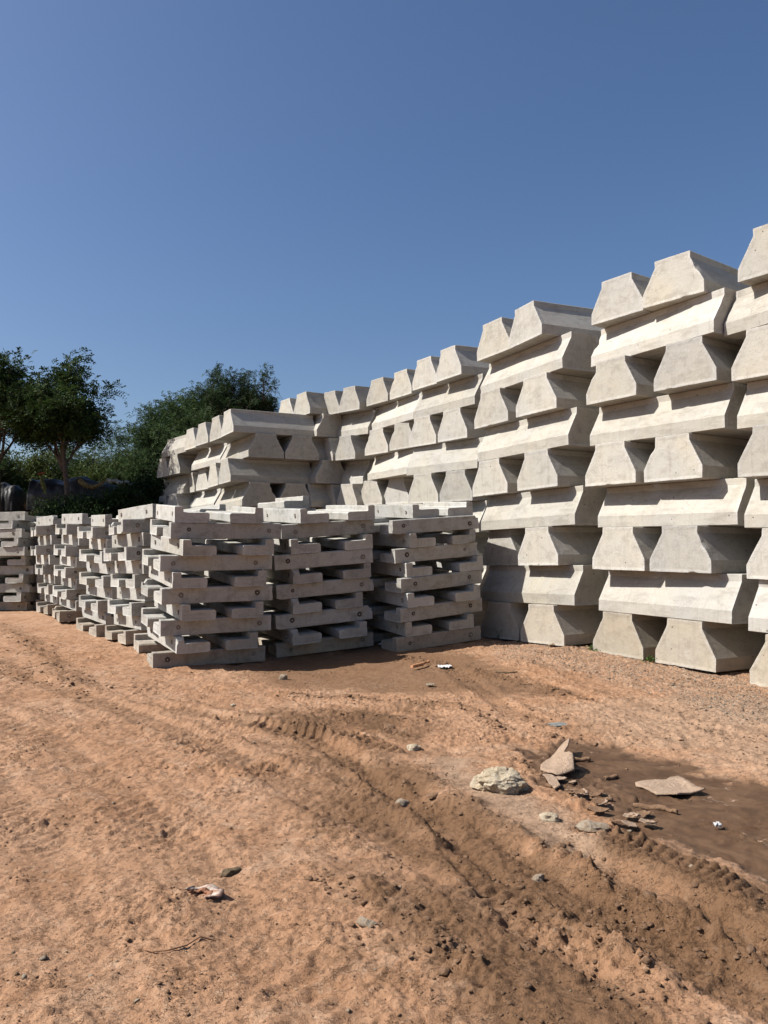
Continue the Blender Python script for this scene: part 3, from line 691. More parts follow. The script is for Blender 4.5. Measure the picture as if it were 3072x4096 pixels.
def tube(V, F, pts, rads, seg=6):
    b0 = len(V)
    for i, (p, r) in enumerate(zip(pts, rads)):
        d = (pts[min(i + 1, len(pts) - 1)] - pts[max(i - 1, 0)]).normalized()
        a = d.orthogonal().normalized(); c = d.cross(a)
        for k in range(seg):
            q = 2 * math.pi * k / seg; V.append(p + (a * math.cos(q) + c * math.sin(q)) * r)
    for i in range(len(pts) - 1):
        for k in range(seg):
            a = b0 + i * seg + k; b = b0 + i * seg + (k + 1) % seg; F.append((a, b, b + seg, a + seg))
def leaves(tips, rnd_seed, per, ll, lw, spread, frond=True, up=.2):
    """compound leaves: short arcs of paired leaflets round every twig tip, vectorised"""
    g = np.random.default_rng(rnd_seed)
    T = np.array([tuple(p) for p, _ in tips], float); D = np.array([tuple(d) for _, d in tips], float)
    n = len(T) * per
    o = np.repeat(T, per, 0) + g.normal(0, spread, (n, 3)) * np.array([1, 1, .8])
    d = np.repeat(D, per, 0) * .6 + g.normal(0, .55, (n, 3)) + np.array([0, 0, up]); d /= np.linalg.norm(d, axis=1)[:, None]
    a = np.cross(d, g.normal(0, 1, (n, 3))); a /= np.linalg.norm(a, axis=1)[:, None]
    k = 5 if frond else 1
    V = []
    for i in range(k):
        for s in ((-1, 1) if frond else (1,)):
            L = ll * g.uniform(.7, 1.25, (n, 1)); W = lw * g.uniform(.7, 1.2, (n, 1))
            if frond:
                base = o + d * (ll * .62 * i) + np.array([0, 0, -1]) * (ll * .07 * i * i)
                dirn = a * s * .9 + d * .45; dirn /= np.linalg.norm(dirn, axis=1)[:, None]
            else: base = o; dirn = d
            wv = np.cross(dirn, g.normal(0, .5, (n, 3)) + np.cross(a, d)); wv /= np.linalg.norm(wv, axis=1)[:, None] + 1e-6
            V.append(np.stack([base, base + dirn * L * .45 + wv * W * .5, base + dirn * L, base + dirn * L * .45 - wv * W * .5], 1))
    V = np.concatenate(V).reshape(-1, 3)
    F = np.arange(len(V)).reshape(-1, 4)
    return V, F
def grow(rnd, base, height, spread, trunk_r, fork, n_limbs, levels=3, lean=(0, 0), weep=0.0, flat=1.0):
    V, F, tips = [], [], []
    p0 = Vector(base); top = p0 + Vector((lean[0], lean[1], fork))
    mid = p0.lerp(top, .5) + Vector((rnd.uniform(-.06, .06), rnd.uniform(-.06, .06), 0)) * fork
    tube(V, F, [p0 - Vector((0, 0, .4)), p0, mid, top], [trunk_r * 1.5, trunk_r * 1.25, trunk_r, trunk_r * .85], 8)
    def branch(p, d, L, r, lv):
        pts = [p]; dd = d.copy(); k = 4
        for i in range(k):
            dd = (dd + Vector((rnd.gauss(0, .16), rnd.gauss(0, .16), rnd.gauss(.05, .1) - weep * (i / k) * (1 if lv > 1 else .3)))).normalized()
            pts.append(pts[-1] + dd * L / k)
        tube(V, F, pts, [r * (1 - .6 * i / k) for i in range(k + 1)], 6 if lv < 2 else 4)
        if lv >= levels:
            tips.append((pts[-1], dd)); tips.append((pts[-2], dd)); tips.append((pts[2], dd)); return
        for i in range(rnd.randint(4, 6)):
            t = rnd.uniform(.35, 1); j = min(int(t * k), k - 1); q = pts[j].lerp(pts[j + 1], t * k - j)
            nd = (dd + Vector((rnd.gauss(0, .7), rnd.gauss(0, .7), rnd.gauss(.05, .45) * flat))).normalized()
            branch(q, nd, L * rnd.uniform(.45, .68), r * .5, lv + 1)
    for i in range(n_limbs):
        a = 2 * math.pi * (i + rnd.uniform(-.3, .3)) / n_limbs; tilt = rnd.uniform(.25, 1.0)
        d = Vector((math.cos(a) * spread * tilt, math.sin(a) * spread * tilt, (height - fork) * rnd.uniform(.6, 1.0))); L = d.length * .62
        branch(top - Vector((0, 0, rnd.uniform(0, .25) * fork)), d.normalized(), L, trunk_r * .55, 1)
    return V, F, tips
def zpx(v, D): return CAMH + (2203 - v) / 3133.0 * D
def tree(name, label, u, v_base, D, height, spread, trunk_r, fork, n_limbs, mat, seed, per=14, ll=.10, lw=.045, sp=.16, frond=True, cat='tree', group='trees on the bank', z=None, **kw):
    X_ = (u - 1536) / 3133.0 * D
    z = gz(X_, D) - .05; height = (zpx(v_base, D) - z) / .95; fork = zpx(fork, D) - z
    rnd = random.Random(seed)
    V, F, tips = grow(rnd, (0, 0, 0), height, spread, trunk_r, fork, n_limbs, **kw)
    e = bpy.data.objects.new(name, None); COLL.objects.link(e); e.location = (X_, D, z); tag(e, label, cat, group)
    link('trunk', mesh_np('trunk', [tuple(q) for q in V], F, True), M_BARK, e)
    LV, LF_ = leaves(tips, seed, per, ll, lw, sp, frond)
    link('crown', mesh_np('crown', LV, LF_), mat, e)
    print(name, 'tips', len(tips), 'leaf quads', len(LF_))
    return e

tree('broadleaf_tree', 'tall dark tree at the left edge with crown cut by the photo', 10, 1370, 25.5, 0, 1.9, .10, 1800, 8, M_LEAF1, 41, per=7, sp=.2, lean=(-.2, 0))
tree('broadleaf_tree', 'dark round-crowned tree with bare trunk in front of the tarpaulin heap', 262, 1440, 24.6, 0, 1.5, .085, 1770, 9, M_LEAF1, 52, per=8, sp=.17, lean=(-.12, 0))
tree('feathery_tree', 'broad soft green tree left of the spiky one', 690, 1590, 31, 0, 3.0, .12, 1850, 9, M_LEAF2, 63, per=11, ll=.085, lw=.03, sp=.24, weep=.1)
tree('thorn_tree', 'dark spiky-topped tree rising behind the left block pile', 955, 1545, 33, 0, 4.3, .15, 1800, 14, M_LEAF4, 74, per=8, ll=.085, lw=.028, sp=.12, weep=-.6)
def shrub(label, u, D, h, w, mat, seed, frond=False, per=16, ll=.09, lw=.05, name='shrub'):
    rnd = random.Random(seed); X_ = (u - 1536) / 3133.0 * D; z = gz(X_, D) - .1
    if h > 1000: h = max(.7, zpx(h, D) - z)
    V, F, tips = [], [], []
    for i in range(int(9 + w * 9)):
        a = rnd.uniform(0, 2 * math.pi); rr = rnd.uniform(.1, 1) ** .6
        end = Vector((math.cos(a) * rr * w, math.sin(a) * rr * w * .7, h * (1 - .55 * rr ** 2) * rnd.uniform(.65, 1.05)))
        b0 = Vector((math.cos(a) * rr * w * .25, math.sin(a) * rr * w * .2, 0)); md = b0.lerp(end, .5) + Vector((0, 0, .12 * h))
        tube(V, F, [b0, md, end], [.022, .015, .006], 4)
        for q in range(13):
            t_ = rnd.uniform(.15, 1); p = (b0.lerp(md, t_ * 2) if t_ < .5 else md.lerp(end, t_ * 2 - 1))
            d = Vector((rnd.gauss(0, 1), rnd.gauss(0, 1), rnd.gauss(.4, .6))).normalized(); e2 = p + d * rnd.uniform(.12, .36) * min(w, h) 
            tube(V, F, [p, e2], [.008, .003], 3); tips.append((e2, d)); tips.append((p.lerp(e2, .6), d))
    e = bpy.data.objects.new(name, None); COLL.objects.link(e); e.location = (X_, D, z); tag(e, label, 'shrub', 'shrubs on the bank')
    link('stems', mesh_np('stems', [tuple(q) for q in V], F, True), M_BARK, e)
    LV, LF_ = leaves(tips, seed, per, ll, lw, .13, frond)
    link('foliage', mesh_np('foliage', LV, LF_), mat, e)
SH = [('olive bush behind the left end of the tarpaulin heap', 60, 30, 2.6, 1.7, M_LEAF3), ('tangled grey-green bush behind the black plastic', 330, 31, 2.5, 1.8, M_LEAF2),
      ('yellow-green bush between the trunk and the feathery tree', 430, 30, 2.1, 1.5, M_LEAF3), ('large dull green bush right of the tarpaulin heap', 590, 29.5, 2.4, 1.9, M_LEAF2),
      ('dense bush under the feathery tree beside the block pile', 760, 29, 2.2, 1.7, M_LEAF4), ('bushy green shrub behind the cut-off left tree', -80, 29, 2.4, 1.5, M_LEAF2),
      ('bright leafy shrub at the foot of the left tree', 60, 22.7, 2.1, 1.1, M_LEAF3), ('spreading thorny shrub above the far left beams', 210, 22.3, 1.75, 1.5, M_LEAF2),
      ('dark shaded shrub below the olive cloth', 215, 24.0, 1975, 1.0, M_LEAF4), ('dark shaded shrub at the foot of the round tree trunk', 310, 24.3, 1962, .9, M_LEAF4), ('dark shrub below the striped cloth', 400, 24.2, 1968, 1.0, M_LEAF4),
      ('dark shrub at the right end of the black heap', 520, 24.6, 1925, .9, M_LEAF4),
      ('black-green shrub left of the block pile', 610, 25.6, 1900, .9, M_LEAF4), ('dark shrub close against the block pile', 660, 28.5, 1850, 1.1, M_LEAF4),
      ('leafy shrub low at the left picture edge', -60, 22.4, 2.2, 1.2, M_LEAF2), ('far olive bush seen under the left tree crown', 180, 34, 3.0, 2.0, M_LEAF3),
      ('far bush at the right of the round tree crown', 500, 35, 3.0, 2.2, M_LEAF2)]
for i, (lab, u, D, h, w, m) in enumerate(SH):
    shrub(lab, u, D, h, w, m, 200 + i, frond=(m is M_LEAF2), per=(6 if m is M_LEAF2 else 17), ll=.075 if m is M_LEAF2 else .1, lw=.03 if m is M_LEAF2 else .055)

# low cover over the whole bank
g = np.random.default_rng(9); n = 52000
bx = g.uniform(-19, -4.5, n); by = g.uniform(21.6, 30, n)
q = fbm(bx * .9, by * .9, 3); bz_ = base_z(bx, by); keep = (bz_ > .45) & ~((np.abs(by - 25.9) < .7) & (bx < -7.5))
bx, by, bz_, q = bx[keep], by[keep], bz_[keep], q[keep]
hh = np.clip(.28 + q * .9, .05, .8) * g.random(len(bx)) ** .6
d = g.normal(0, 1, (len(bx), 3)) + np.array([0, 0, .5]); d /= np.linalg.norm(d, axis=1)[:, None]; w_ = np.cross(d, g.normal(0, 1, (len(bx), 3))); w_ /= np.linalg.norm(w_, axis=1)[:, None]
o_ = np.stack([bx, by, bz_ + hh], 1); s_ = g.uniform(.07, .15, (len(bx), 1))
LV = np.stack([o_, o_ + d * s_ * .5 + w_ * s_ * .3, o_ + d * s_, o_ + d * s_ * .5 - w_ * s_ * .3], 1).reshape(-1, 3)
tag(link('undergrowth', mesh_np('undergrowth', LV, np.arange(len(LV)).reshape(-1, 4)), M_LEAF4), kind='stuff')

# ------------------------------------------------------------------ tarpaulin heap
def plastic():
    t = NT('black_plastic'); v = t.node('ShaderNodeTexCoord').outputs['Object']
    a = t.noise(t.vmul(v, (1, 1, 2.5)), 3.5, 7, .6, 2.5); b = t.noise(v, 14, 5, .6, 1)
    dusty = t.mr(t.noise(v, 1.5, 5, .6), .45, .6)
    return t.fin(t.mix(dusty, (.012, .012, .014), (.025, .024, .024)), t.mr(dusty, 0, 1, .38, .7), t.bump(t.math('ADD', a, t.math('MULTIPLY', b, .3)), .35, .03), .3)
M_PLAST = plastic()
M_CLOTH = simple('striped_cloth', (.17, .135, .06), .9, .4, 8, .6, .05)
M_SACK = simple('olive_cloth', (.13, .135, .045), .9, .3, 8, .6, .05)
M_RAG = simple('orange_rag', (.30, .09, .04), .9, .3, 20, .6)
M_GREY = simple('grey_sheet', (.30, .31, .29), .8, .35, 5, .6, .05)
def heap(name, label, u0, u1, D, v_top, v_bot, mat, seed, cat='tarpaulin', depth=1.1, taper=.35, parent=None):
    x0, x1 = (u0 - 1536) / 3133 * D, (u1 - 1536) / 3133 * D
    zt, zb = zpx(v_top, D), zpx(v_bot, D) - .5
    nx, na = 120, 40; V = []
    for i in range(nx + 1):
        s = i / nx; xx = x0 + (x1 - x0) * s
        end = min(1, (s / .05)) ** .5 * min(1, ((1 - s) / .12)) ** .6
        hgt = (zt - zb) * (1 - taper * s) * (1 + .10 * math.sin(s * 9 + seed) + .06 * math.sin(s * 23 + seed))
        for j in range(na + 1):
            a = math.pi * j / na
            r = 1 + .07 * noise.noise(Vector((s * 14, a * 2.2, seed))) + .012 * abs(noise.noise(Vector((s * 50 + a * 4, a * 5, seed))))
            V.append((xx, D + depth * .5 - math.cos(a) * -depth * .5 * end * r - depth * .5 * 0, zb + hgt * (abs(math.sin(a)) ** .55) * end * r))
    F = grid_faces(na + 1, nx + 1)
    o = link(name, mesh_np(name, V, F, True), mat); return tag(o, label, cat)
heap('tarpaulin_heap', 'long low heap under glossy black plastic sheet on the bank', 84, 520, 25.4, 1876, 1960, M_PLAST, 3)
heap('tarpaulin_heap', 'smaller black plastic covered heap at the left picture edge', -120, 70, 25.6, 1890, 1962, M_PLAST, 8)
def drape(name, label, pts, D, width, mat, cat, seed):
    V = []; n = len(pts); m = 12
    for i, (u, v) in enumerate(pts):
        for j in range(m + 1):
            f = j / m - .5
            q = noise.noise(Vector((i * .9, j * .8, seed)))
            V.append(((u - 1536) / 3133 * D + f * width * .35 + .03 * q, D - .03 * math.cos(f * 9) + .05 * q, zpx(v, D) + f * width + .03 * q))
    me = mesh_np(name, V, grid_faces(m + 1, n), True)
    o = link(name, me, mat); sm = o.modifiers.new('thick', 'SOLIDIFY'); sm.thickness = .012
    return tag(o, label, cat)
drape('striped_cloth', 'yellow and brown cloth band sagging over the black plastic', [(312 + i * 9, 1905 + 26 * math.sin(i / 12 * math.pi) + (i * .2)) for i in range(13)], 25.46, .16, M_CLOTH, 'cloth', 2)
drape('olive_cloth', 'olive yellow cloth hanging down the left end of the heap', [(160 + i * 2.6, 1895 + i * 7.5) for i in range(10)], 25.44, .22, M_SACK, 'cloth', 5)
drape('orange_rag', 'orange rag lying on top of the black heap', [(150 + i * 3.6, 1875 + 2 * math.sin(i)) for i in range(8)], 25.95, .06, M_RAG, 'rag', 6)
drape('grey_sheet', 'thin grey sheeting on the right end of the heap', [(425 + i * 9, 1905 + i * 1.6 + 3 * math.sin(i * 1.3)) for i in range(13)], 25.5, .12, M_GREY, 'sheet', 7)

# ------------------------------------------------------------------ stones and litter
def stone_mesh(seed, dims, sub=4, pit=.12, rough=.35):
    bm = bmesh.new(); bmesh.ops.create_icosphere(bm, subdivisions=sub, radius=1)
    off = Vector((seed * 3.7, seed * 1.9, seed * .7))
    for v in bm.verts:
        p = v.co.copy(); q = p + off
        k = 1 + rough * noise.noise(q * 1.1) + rough * .45 * noise.noise(q * 2.4) + pit * .5 * noise.noise(q * 6)
        c = noise.cell(q * 2.3); k += pit * .35 * (c - .5)
        d1 = noise.voronoi(q * 3.2)[0][0]; k -= pit * max(0, .35 - d1) * 1.6
        v.co = Vector((p.x * dims[0], p.y * dims[1], p.z * dims[2])) * k
        if v.co.z < -dims[2] * .45: v.co.z = -dims[2] * .45
    me = bpy.data.meshes.new('stone'); bm.to_mesh(me); bm.free()
    me.polygons.foreach_set('use_smooth', [True] * len(me.polygons)); me.set_sharp_from_angle(angle=R(32)); return me
def rockmat(name, a, b, c, sc=6):
    t = NT(name); v = t.node('ShaderNodeTexCoord').outputs['Object']
    n = t.noise(v, sc, 8, .7, 1); f = t.noise(v, sc * 7, 6, .7)
    col = t.mix(t.mr(n, .42, .58), a, b); col = t.mix(t.math('MULTIPLY', t.mr(f, .52, .62), .6), col, c)
    return t.fin(col, .92, t.bump(t.math('ADD', n, t.math('MULTIPLY', f, .5)), 1, .03), .25)
M_LIME = rockmat('limestone', (.37, .30, .205), (.43, .37, .28), (.21, .145, .09), 9)
M_PALE = rockmat('pale_stone', (0.341, 0.285, 0.217), (0.260, 0.192, 0.130), (0.186, 0.124, 0.081), 16)
M_BROWN = rockmat('brown_stone', (.12, .085, .05), (.18, .13, .08), (.07, .05, .03), 16)
M_CLODM = rockmat('soil_clod', (0.223, 0.130, 0.074), (0.279, 0.174, 0.105), (0.149, 0.081, 0.043), 22)
M_CLODD = rockmat('damp_clod', (.17, .098, .055), (.235, .14, .082), (.11, .062, .035), 18)
def stone(label, x, y, dims, mat, seed, rz=0, sub=3, lift=.35, name='stone', tilt=(0, 0), cat='stone', **kw):
    o = link(name, stone_mesh(seed, dims, sub, **kw), mat)
    o.location = (x, y, gz(x, y) + dims[2] * lift); o.rotation_euler = (tilt[0], tilt[1], rz)
    return tag(o, label, cat)
stone('large pale pitted rock on the soil left of the mud', .735, 5.17, (.175, .12, .098), M_LIME, 3, -.12, 5, .42, 'rock', (0, .1), 'rock', pit=.2, rough=.3)
stone('small pale rock lying left of the large pitted rock', .08, 4.93, (.05, .04, .034), M_PALE, 5, .3)
stone('pale flat-topped stone below the large pitted rock', .935, 4.6, (.062, .04, .03), M_LIME, 7, -.2)
stone('pale stone half buried above the ribbed tyre print', 1.13, 4.42, (.09, .055, .04), M_PALE, 8, -.4)
stone('grey-white stone with a dark hole left of the cracked mud', .21, 6.25, (.055, .04, .034), M_LIME, 9, .2)
stone('small dark brown stone alone on the near soil', -.775, 3.93, (.052, .028, .024), M_BROWN, 11, .5, lift=.4)
stone('pale pink stone on the damp ground near the beams', -1.25, 9.6, (.055, .04, .05), M_PALE, 12, .1)
stone('small white stone in front of the near corner stack', -1.55, 8.0, (.03, .025, .02), M_LIME, 13, .1)
stone('light stone in the rut below the pale flat stone', .715, 3.82, (.035, .025, .02), M_PALE, 14, .7)
stone('stone with rough top just left of the mud shore', .30, 5.12, (.045, .03, .022), M_CLODM, 15, .1)
stone('pale stone under the block edge beside the soil mound', 2.62, 11.95, (.16, .07, .04), M_PALE, 16, .3)
stone('long pale clod in the left rut near the bottom', -.1, 3.36, (.05, .022, .02), M_PALE, 17, -.6)
stone('flat grey gravel patch stone right of centre', 1.57, 7.08, (.13, .07, .012), rockmat('blue_grey', (.17, .18, .18), (.24, .24, .22), (.12, .11, .1), 20), 18, .1)
stone('brown clod beside the ribbed track in the middle', .02, 6.95, (.05, .04, .035), M_CLODM, 19, .2)

def slab(name, label, outline, th, curl, mat, seed, cat, z_up=.012, hole=None):
    """irregular dried plate with its own thickness; curl(x, y) lifts it"""
    cx = sum(p[0] for p in outline) / len(outline); cy = sum(p[1] for p in outline) / len(outline)
    rnd = random.Random(seed); pts = []
    for i in range(len(outline)):
        a, b = outline[i], outline[(i + 1) % len(outline)]; k = 7
        for j in range(k):
            f = j / k; w_ = .007 * noise.noise(Vector((a[0] * 9 + f * 3, a[1] * 9, seed)))
            pts.append((a[0] + (b[0] - a[0]) * f + w_, a[1] + (b[1] - a[1]) * f + w_))
    n = len(pts); rings = 7; V = [(0, 0, curl(cx, cy))]; F3 = []; F4 = []
    for r_ in range(1, rings + 1):
        f = r_ / rings
        for p in pts:
            xx, yy = cx + (p[0] - cx) * f, cy + (p[1] - cy) * f
            V.append((xx - cx, yy - cy, curl(xx, yy) + .006 * noise.noise(Vector((xx * 14, yy * 14, seed)))))
    faces = [(0, 1 + j, 1 + (j + 1) % n) for j in range(n)]
    for r_ in range(rings - 1):
        for j in range(n):
            a = 1 + r_ * n + j; b = 1 + r_ * n + (j + 1) % n; faces.append((a, a + n, b + n, b))
    me = bpy.data.meshes.new(name); me.from_pydata(V, [], faces)
    bm = bmesh.new(); bm.from_mesh(me); bmesh.ops.recalc_face_normals(bm, faces=bm.faces); bm.to_mesh(me); bm.free()
    me.polygons.foreach_set('use_smooth', [True] * len(me.polygons))
    o = link(name, me, mat); o.location = (cx, cy, gz(cx, cy) + z_up)
    s = o.modifiers.new('thick', 'SOLIDIFY'); s.thickness = th; s.offset = 0
    return tag(o, label, cat)
M_CRUST = rockmat('dried_mud', (0.291, 0.208, 0.146), (0.335, 0.245, 0.177), (0.236, 0.158, 0.105), 7)
slab('mud_plate', 'flat pale dried mud plate lying on the wet mud', [(1.67, 5.36), (1.76, 5.4), (1.9, 5.41), (1.95, 5.48), (1.99, 5.44), (2.01, 5.32), (2.01, 5.18), (2.04, 5.11), (1.96, 5.11), (1.83, 5.03), (1.8, 5.06), (1.72, 5.1), (1.70, 5.2), (1.65, 5.28)], .011,
     lambda x, y: .012 + .035 * max(0, x - 1.95) / .1 + .03 * max(0, 5.1 - y) / .08, M_CRUST, 3, 'mud plate')
slab('mud_plate', 'tall curled dried mud flake standing at the mud shore', [(1.37, 6.16), (1.43, 6.2), (1.37, 6.0), (1.30, 5.83), (1.33, 5.68), (1.29, 5.48), (1.16, 5.42), (1.07, 5.56), (1.10, 5.69), (1.20, 5.85)], .011,
     lambda x, y: .02 + .075 * max(0, min(1, (x - 1.08 - (y - 5.4) * .30) / .14)) * max(0, min(1, (y - 5.42) / .25)), M_CRUST, 4, 'mud plate')
slab('mud_plate', 'narrow dried mud strip below the curled flake', [(1.05, 5.39), (1.10, 5.43), (1.12, 5.29), (1.13, 5.19), (1.08, 5.13), (1.06, 5.24)], .01, lambda x, y: .03 + .012 * math.sin(y * 18), M_CRUST, 5, 'mud plate')
def roll(label, x, y, L, r, rz, seed):
    V, F = [], []; n = 10
    for i in range(n + 1):
        for k in range(15):
            a = k / 14 * 5.6; rr = r * (1 - .25 * k / 14) * (1 + .15 * noise.noise(Vector((i * .5, k * .4, seed))))
            V.append((L * (i / n - .5), rr * math.cos(a), rr * math.sin(a) + r * .8 + .004 * math.sin(i)))
    o = link('mud_roll', mesh_np('mud_roll', V, grid_faces(15, n + 1), True), M_CLODM)
    o.location = (x, y, gz(x, y)); o.rotation_euler = (0, 0, rz); s = o.modifiers.new('t', 'SOLIDIFY'); s.thickness = .006
    tag(o, label, 'mud roll', 'curled rolls of dried mud')
roll('curled mud roll on wet mud below the flat plate', 1.60, 4.86, .20, .020, -.3, 1)
roll('curled mud roll beside the small cracked plates', 1.33, 4.93, .13, .018, .15, 2)
roll('short curled mud roll left of the cracked plates', 1.24, 4.77, .10, .014, -.7, 3)
roll('curled mud flake at the upper end of the mud', 1.45, 5.92, .13, .018, .1, 4)
roll('curled flake touching the flat plate corner', 1.54, 5.48, .12, .016, .5, 6)
roll('tiny curled roll right of the longer mud roll', 1.70, 4.80, .09, .014, -.8, 5)
# cracked plates, one by one
rp = random.Random(77)
for i in range(24):
    f = rp.random(); x_ = 1.10 + .38 * f + rp.uniform(-.09, .1); y_ = 5.25 - .85 * f + rp.uniform(-.12, .2); s_ = rp.uniform(.022, .045)
    ol = [(x_ + s_ * (1.3 + rp.uniform(-.3, .3)) * math.cos(a), y_ + s_ * (1 + rp.uniform(-.3, .3)) * math.sin(a)) for a in [k * math.pi / 3 for k in range(6)]]
    ta, tm = rp.uniform(0, 6.28), rp.uniform(.05, .28)
    o = slab('cracked_plate', 'small curled plate in the cracked mud patch beside the wet mud', ol, .005, lambda x, y, a=ta, q=tm, X0=x_, Y0=y_: .012 + q * ((x - X0) * math.cos(a) + (y - Y0) * math.sin(a)) + 3.5 * ((x - X0) ** 2 + (y - Y0) ** 2), rp.choice((M_CRUST, M_CLODM, M_CLODD)), 20 + i, 'mud plate')
    o['group'] = 'small cracked mud plates'

# sandal sole, bag, stick, rag
def arc_sole():
    e = bpy.data.objects.new('shoe_remnant', None); COLL.objects.link(e)
    x, y = -.865, 3.66; e.location = (x, y, gz(x, y) + .01)
    tag(e, 'torn shoe piece with white rim and orange mesh in the soil', 'shoe remnant')
    def strip(name, r0, r1, a0, a1, z0, mat, ex=1.35):
        V = []; n = 28
        for i in range(n + 1):
            a = a0 + (a1 - a0) * i / n; w = math.sin(math.pi * min(1, i / n * 1.15)) ** .5 if i < n else .3
            for r in (r0, (r0 + r1) / 2, r0 + (r1 - r0) * (.25 + .75 * w)):
                r = r * .88
                V.append((r * math.cos(a) * ex, r * math.sin(a), z0 * .6 + .008 * math.sin(i * .8) * (r / r1) + .004))
        o = link(name, mesh_np(name, V, grid_faces(3, n + 1), True), mat, e); s = o.modifiers.new('t', 'SOLIDIFY'); s.thickness = .006
    t = NT('worn_white'); v = t.node('ShaderNodeTexCoord').outputs['Object']
    strip('white_rim', .052, .095, -1.1, 2.6, .012, t.fin(t.mix(t.mr(t.noise(v, 30, 4), .5, .6), (.36, .30, .25), (.22, .12, .08)), .8, None, .3))
    t2 = NT('orange_mesh'); v = t2.node('ShaderNodeTexCoord').outputs['Object']
    strip('mesh_upper', .028, .058, -1.0, 2.9, .006, t2.fin(t2.mix(t2.mr(t2.vor(v, 160), .2, .4), (.32, .12, .06), (.20, .10, .06)), .9, t2.bump(t2.vor(v, 160), .8, .004), .2))
arc_sole()
def crumple(name, label, x, y, sx_, sy_, mat, seed, cat):
    n = 22; V = []
    for i in range(n + 1):
        for j in range(n + 1):
            a, b = i / n - .5, j / n - .5; q = Vector((a * 5, b * 5, seed))
            e = 1 + .3 * noise.noise(Vector((math.atan2(b, a) * 1.4, seed, 0)))
            V.append((a * sx_ * e, b * sy_ * e, .022 + .012 * abs(noise.noise(q)) + .02 * noise.noise(q * 2.3)))
    o = link(name, mesh_np(name, V, grid_faces(n + 1, n + 1), False), mat); o.location = (x, y, gz(x, y)); s = o.modifiers.new('t', 'SOLIDIFY'); s.thickness = .003
    return tag(o, label, cat)
M_BAG = simple('white_plastic', (.5, .5, .5), .35, .1, 30, .4, .005, .5)
crumple('plastic_scrap', 'crumpled white plastic scrap on the dark soil ridge', .76, 10.2, .17, .13, M_BAG, 2, 'plastic scrap')
crumple('plastic_scrap', 'clear plastic scrap in shadow between two beam stacks', -.0, 12.55, .2, .16, M_BAG, 9, 'plastic scrap')
crumple('paper_scrap', 'small pale paper scrap right of the damp ground', .5, 8.95, .09, .1, M_PALE, 4, 'paper scrap')
crumple('paper_scrap', 'tiny white scrap on the wet mud near the right edge', 1.86, 4.5, .035, .03, M_BAG, 14, 'paper scrap')
def stick(name, label, pts, r, mat, cat, seg=7):
    V, F = [], []; tube(V, F, [Vector(p) for p in pts], [r * (1 - .3 * abs(i / (len(pts) - 1) - .5)) for i in range(len(pts))], seg)
    n = len(V); F2 = [tuple(f) for f in F]
    me = bpy.data.meshes.new(name); me.from_pydata([tuple(v) for v in V], [], F2 + [tuple(range(seg))[::-1], tuple(range(n - seg, n))]); 
    o = link(name, me, mat); return tag(o, label, cat)
M_WOOD = simple('cut_wood', (.40, .20, .10), .8, .25, 14)
def onto(pl, dz): return [(a, b, gz(a, b) + dz) for a, b in pl]
stick('wood_piece', 'short orange piece of wood on the dark soil ridge', onto([(.33, 10.12), (.40, 10.22), (.48, 10.34), (.56, 10.42)], .05), .026, M_WOOD, 'wood')
M_ROOT = simple('dry_root', (.20, .11, .06), .9, .2, 20)
stick('twig', 'long thin curved twig lying on the soil near the bottom', onto([(-.97, 3.17), (-.92, 3.13), (-.86, 3.13), (-.80, 3.17), (-.76, 3.23), (-.70, 3.25)], .008), .0035, M_ROOT, 'twig')
stick('cable_piece', 'thin dark wire piece on the sand right of the damp ground', onto([(1.35, 9.75), (1.5, 9.7), (1.62, 9.73)], .012), .01, M_BROWN, 'wire')

def weed(label, x, y, h, w, seed, n=26):
    rnd = random.Random(seed); V, F, tips = [], [], []
    for i in range(n // 3):
        a = rnd.uniform(0, 6.28); e_ = Vector((math.cos(a) * w * rnd.random(), math.sin(a) * w * rnd.random(), h * rnd.uniform(.5, 1)))
        tube(V, F, [Vector((0, 0, 0)), e_ * .5 + Vector((0, 0, .02)), e_], [.003, .002, .001], 3)
        for k in range(3): tips.append((e_ * rnd.uniform(.4, 1), Vector((math.cos(a), math.sin(a), .6))))
    e = bpy.data.objects.new('weed', None); COLL.objects.link(e); e.location = (x, y, gz(x, y)); tag(e, label, 'weed', 'weeds at the foot of the block wall')
    link('stem', mesh_np('stem', [tuple(q) for q in V], F), M_BARK, e)
    LV, LF_ = leaves(tips, seed, 5, .045, .018, .025, False)
    link('leaves', mesh_np('leaves', LV, LF_), M_WEED, e)
M_WEED = leaf_mat('weed_leaf', (.05, .085, .025), (.08, .12, .035))
weed('upright green weed in front of the shaded end-on block', 1.92, 13.0, .16, .06, 1)
weed('low green weed at the foot of the second column', 3.05, 11.45, .05, .14, 2, 34)
weed('thin low weed under the front block corner', 3.52, 10.55, .05, .13, 3, 26)

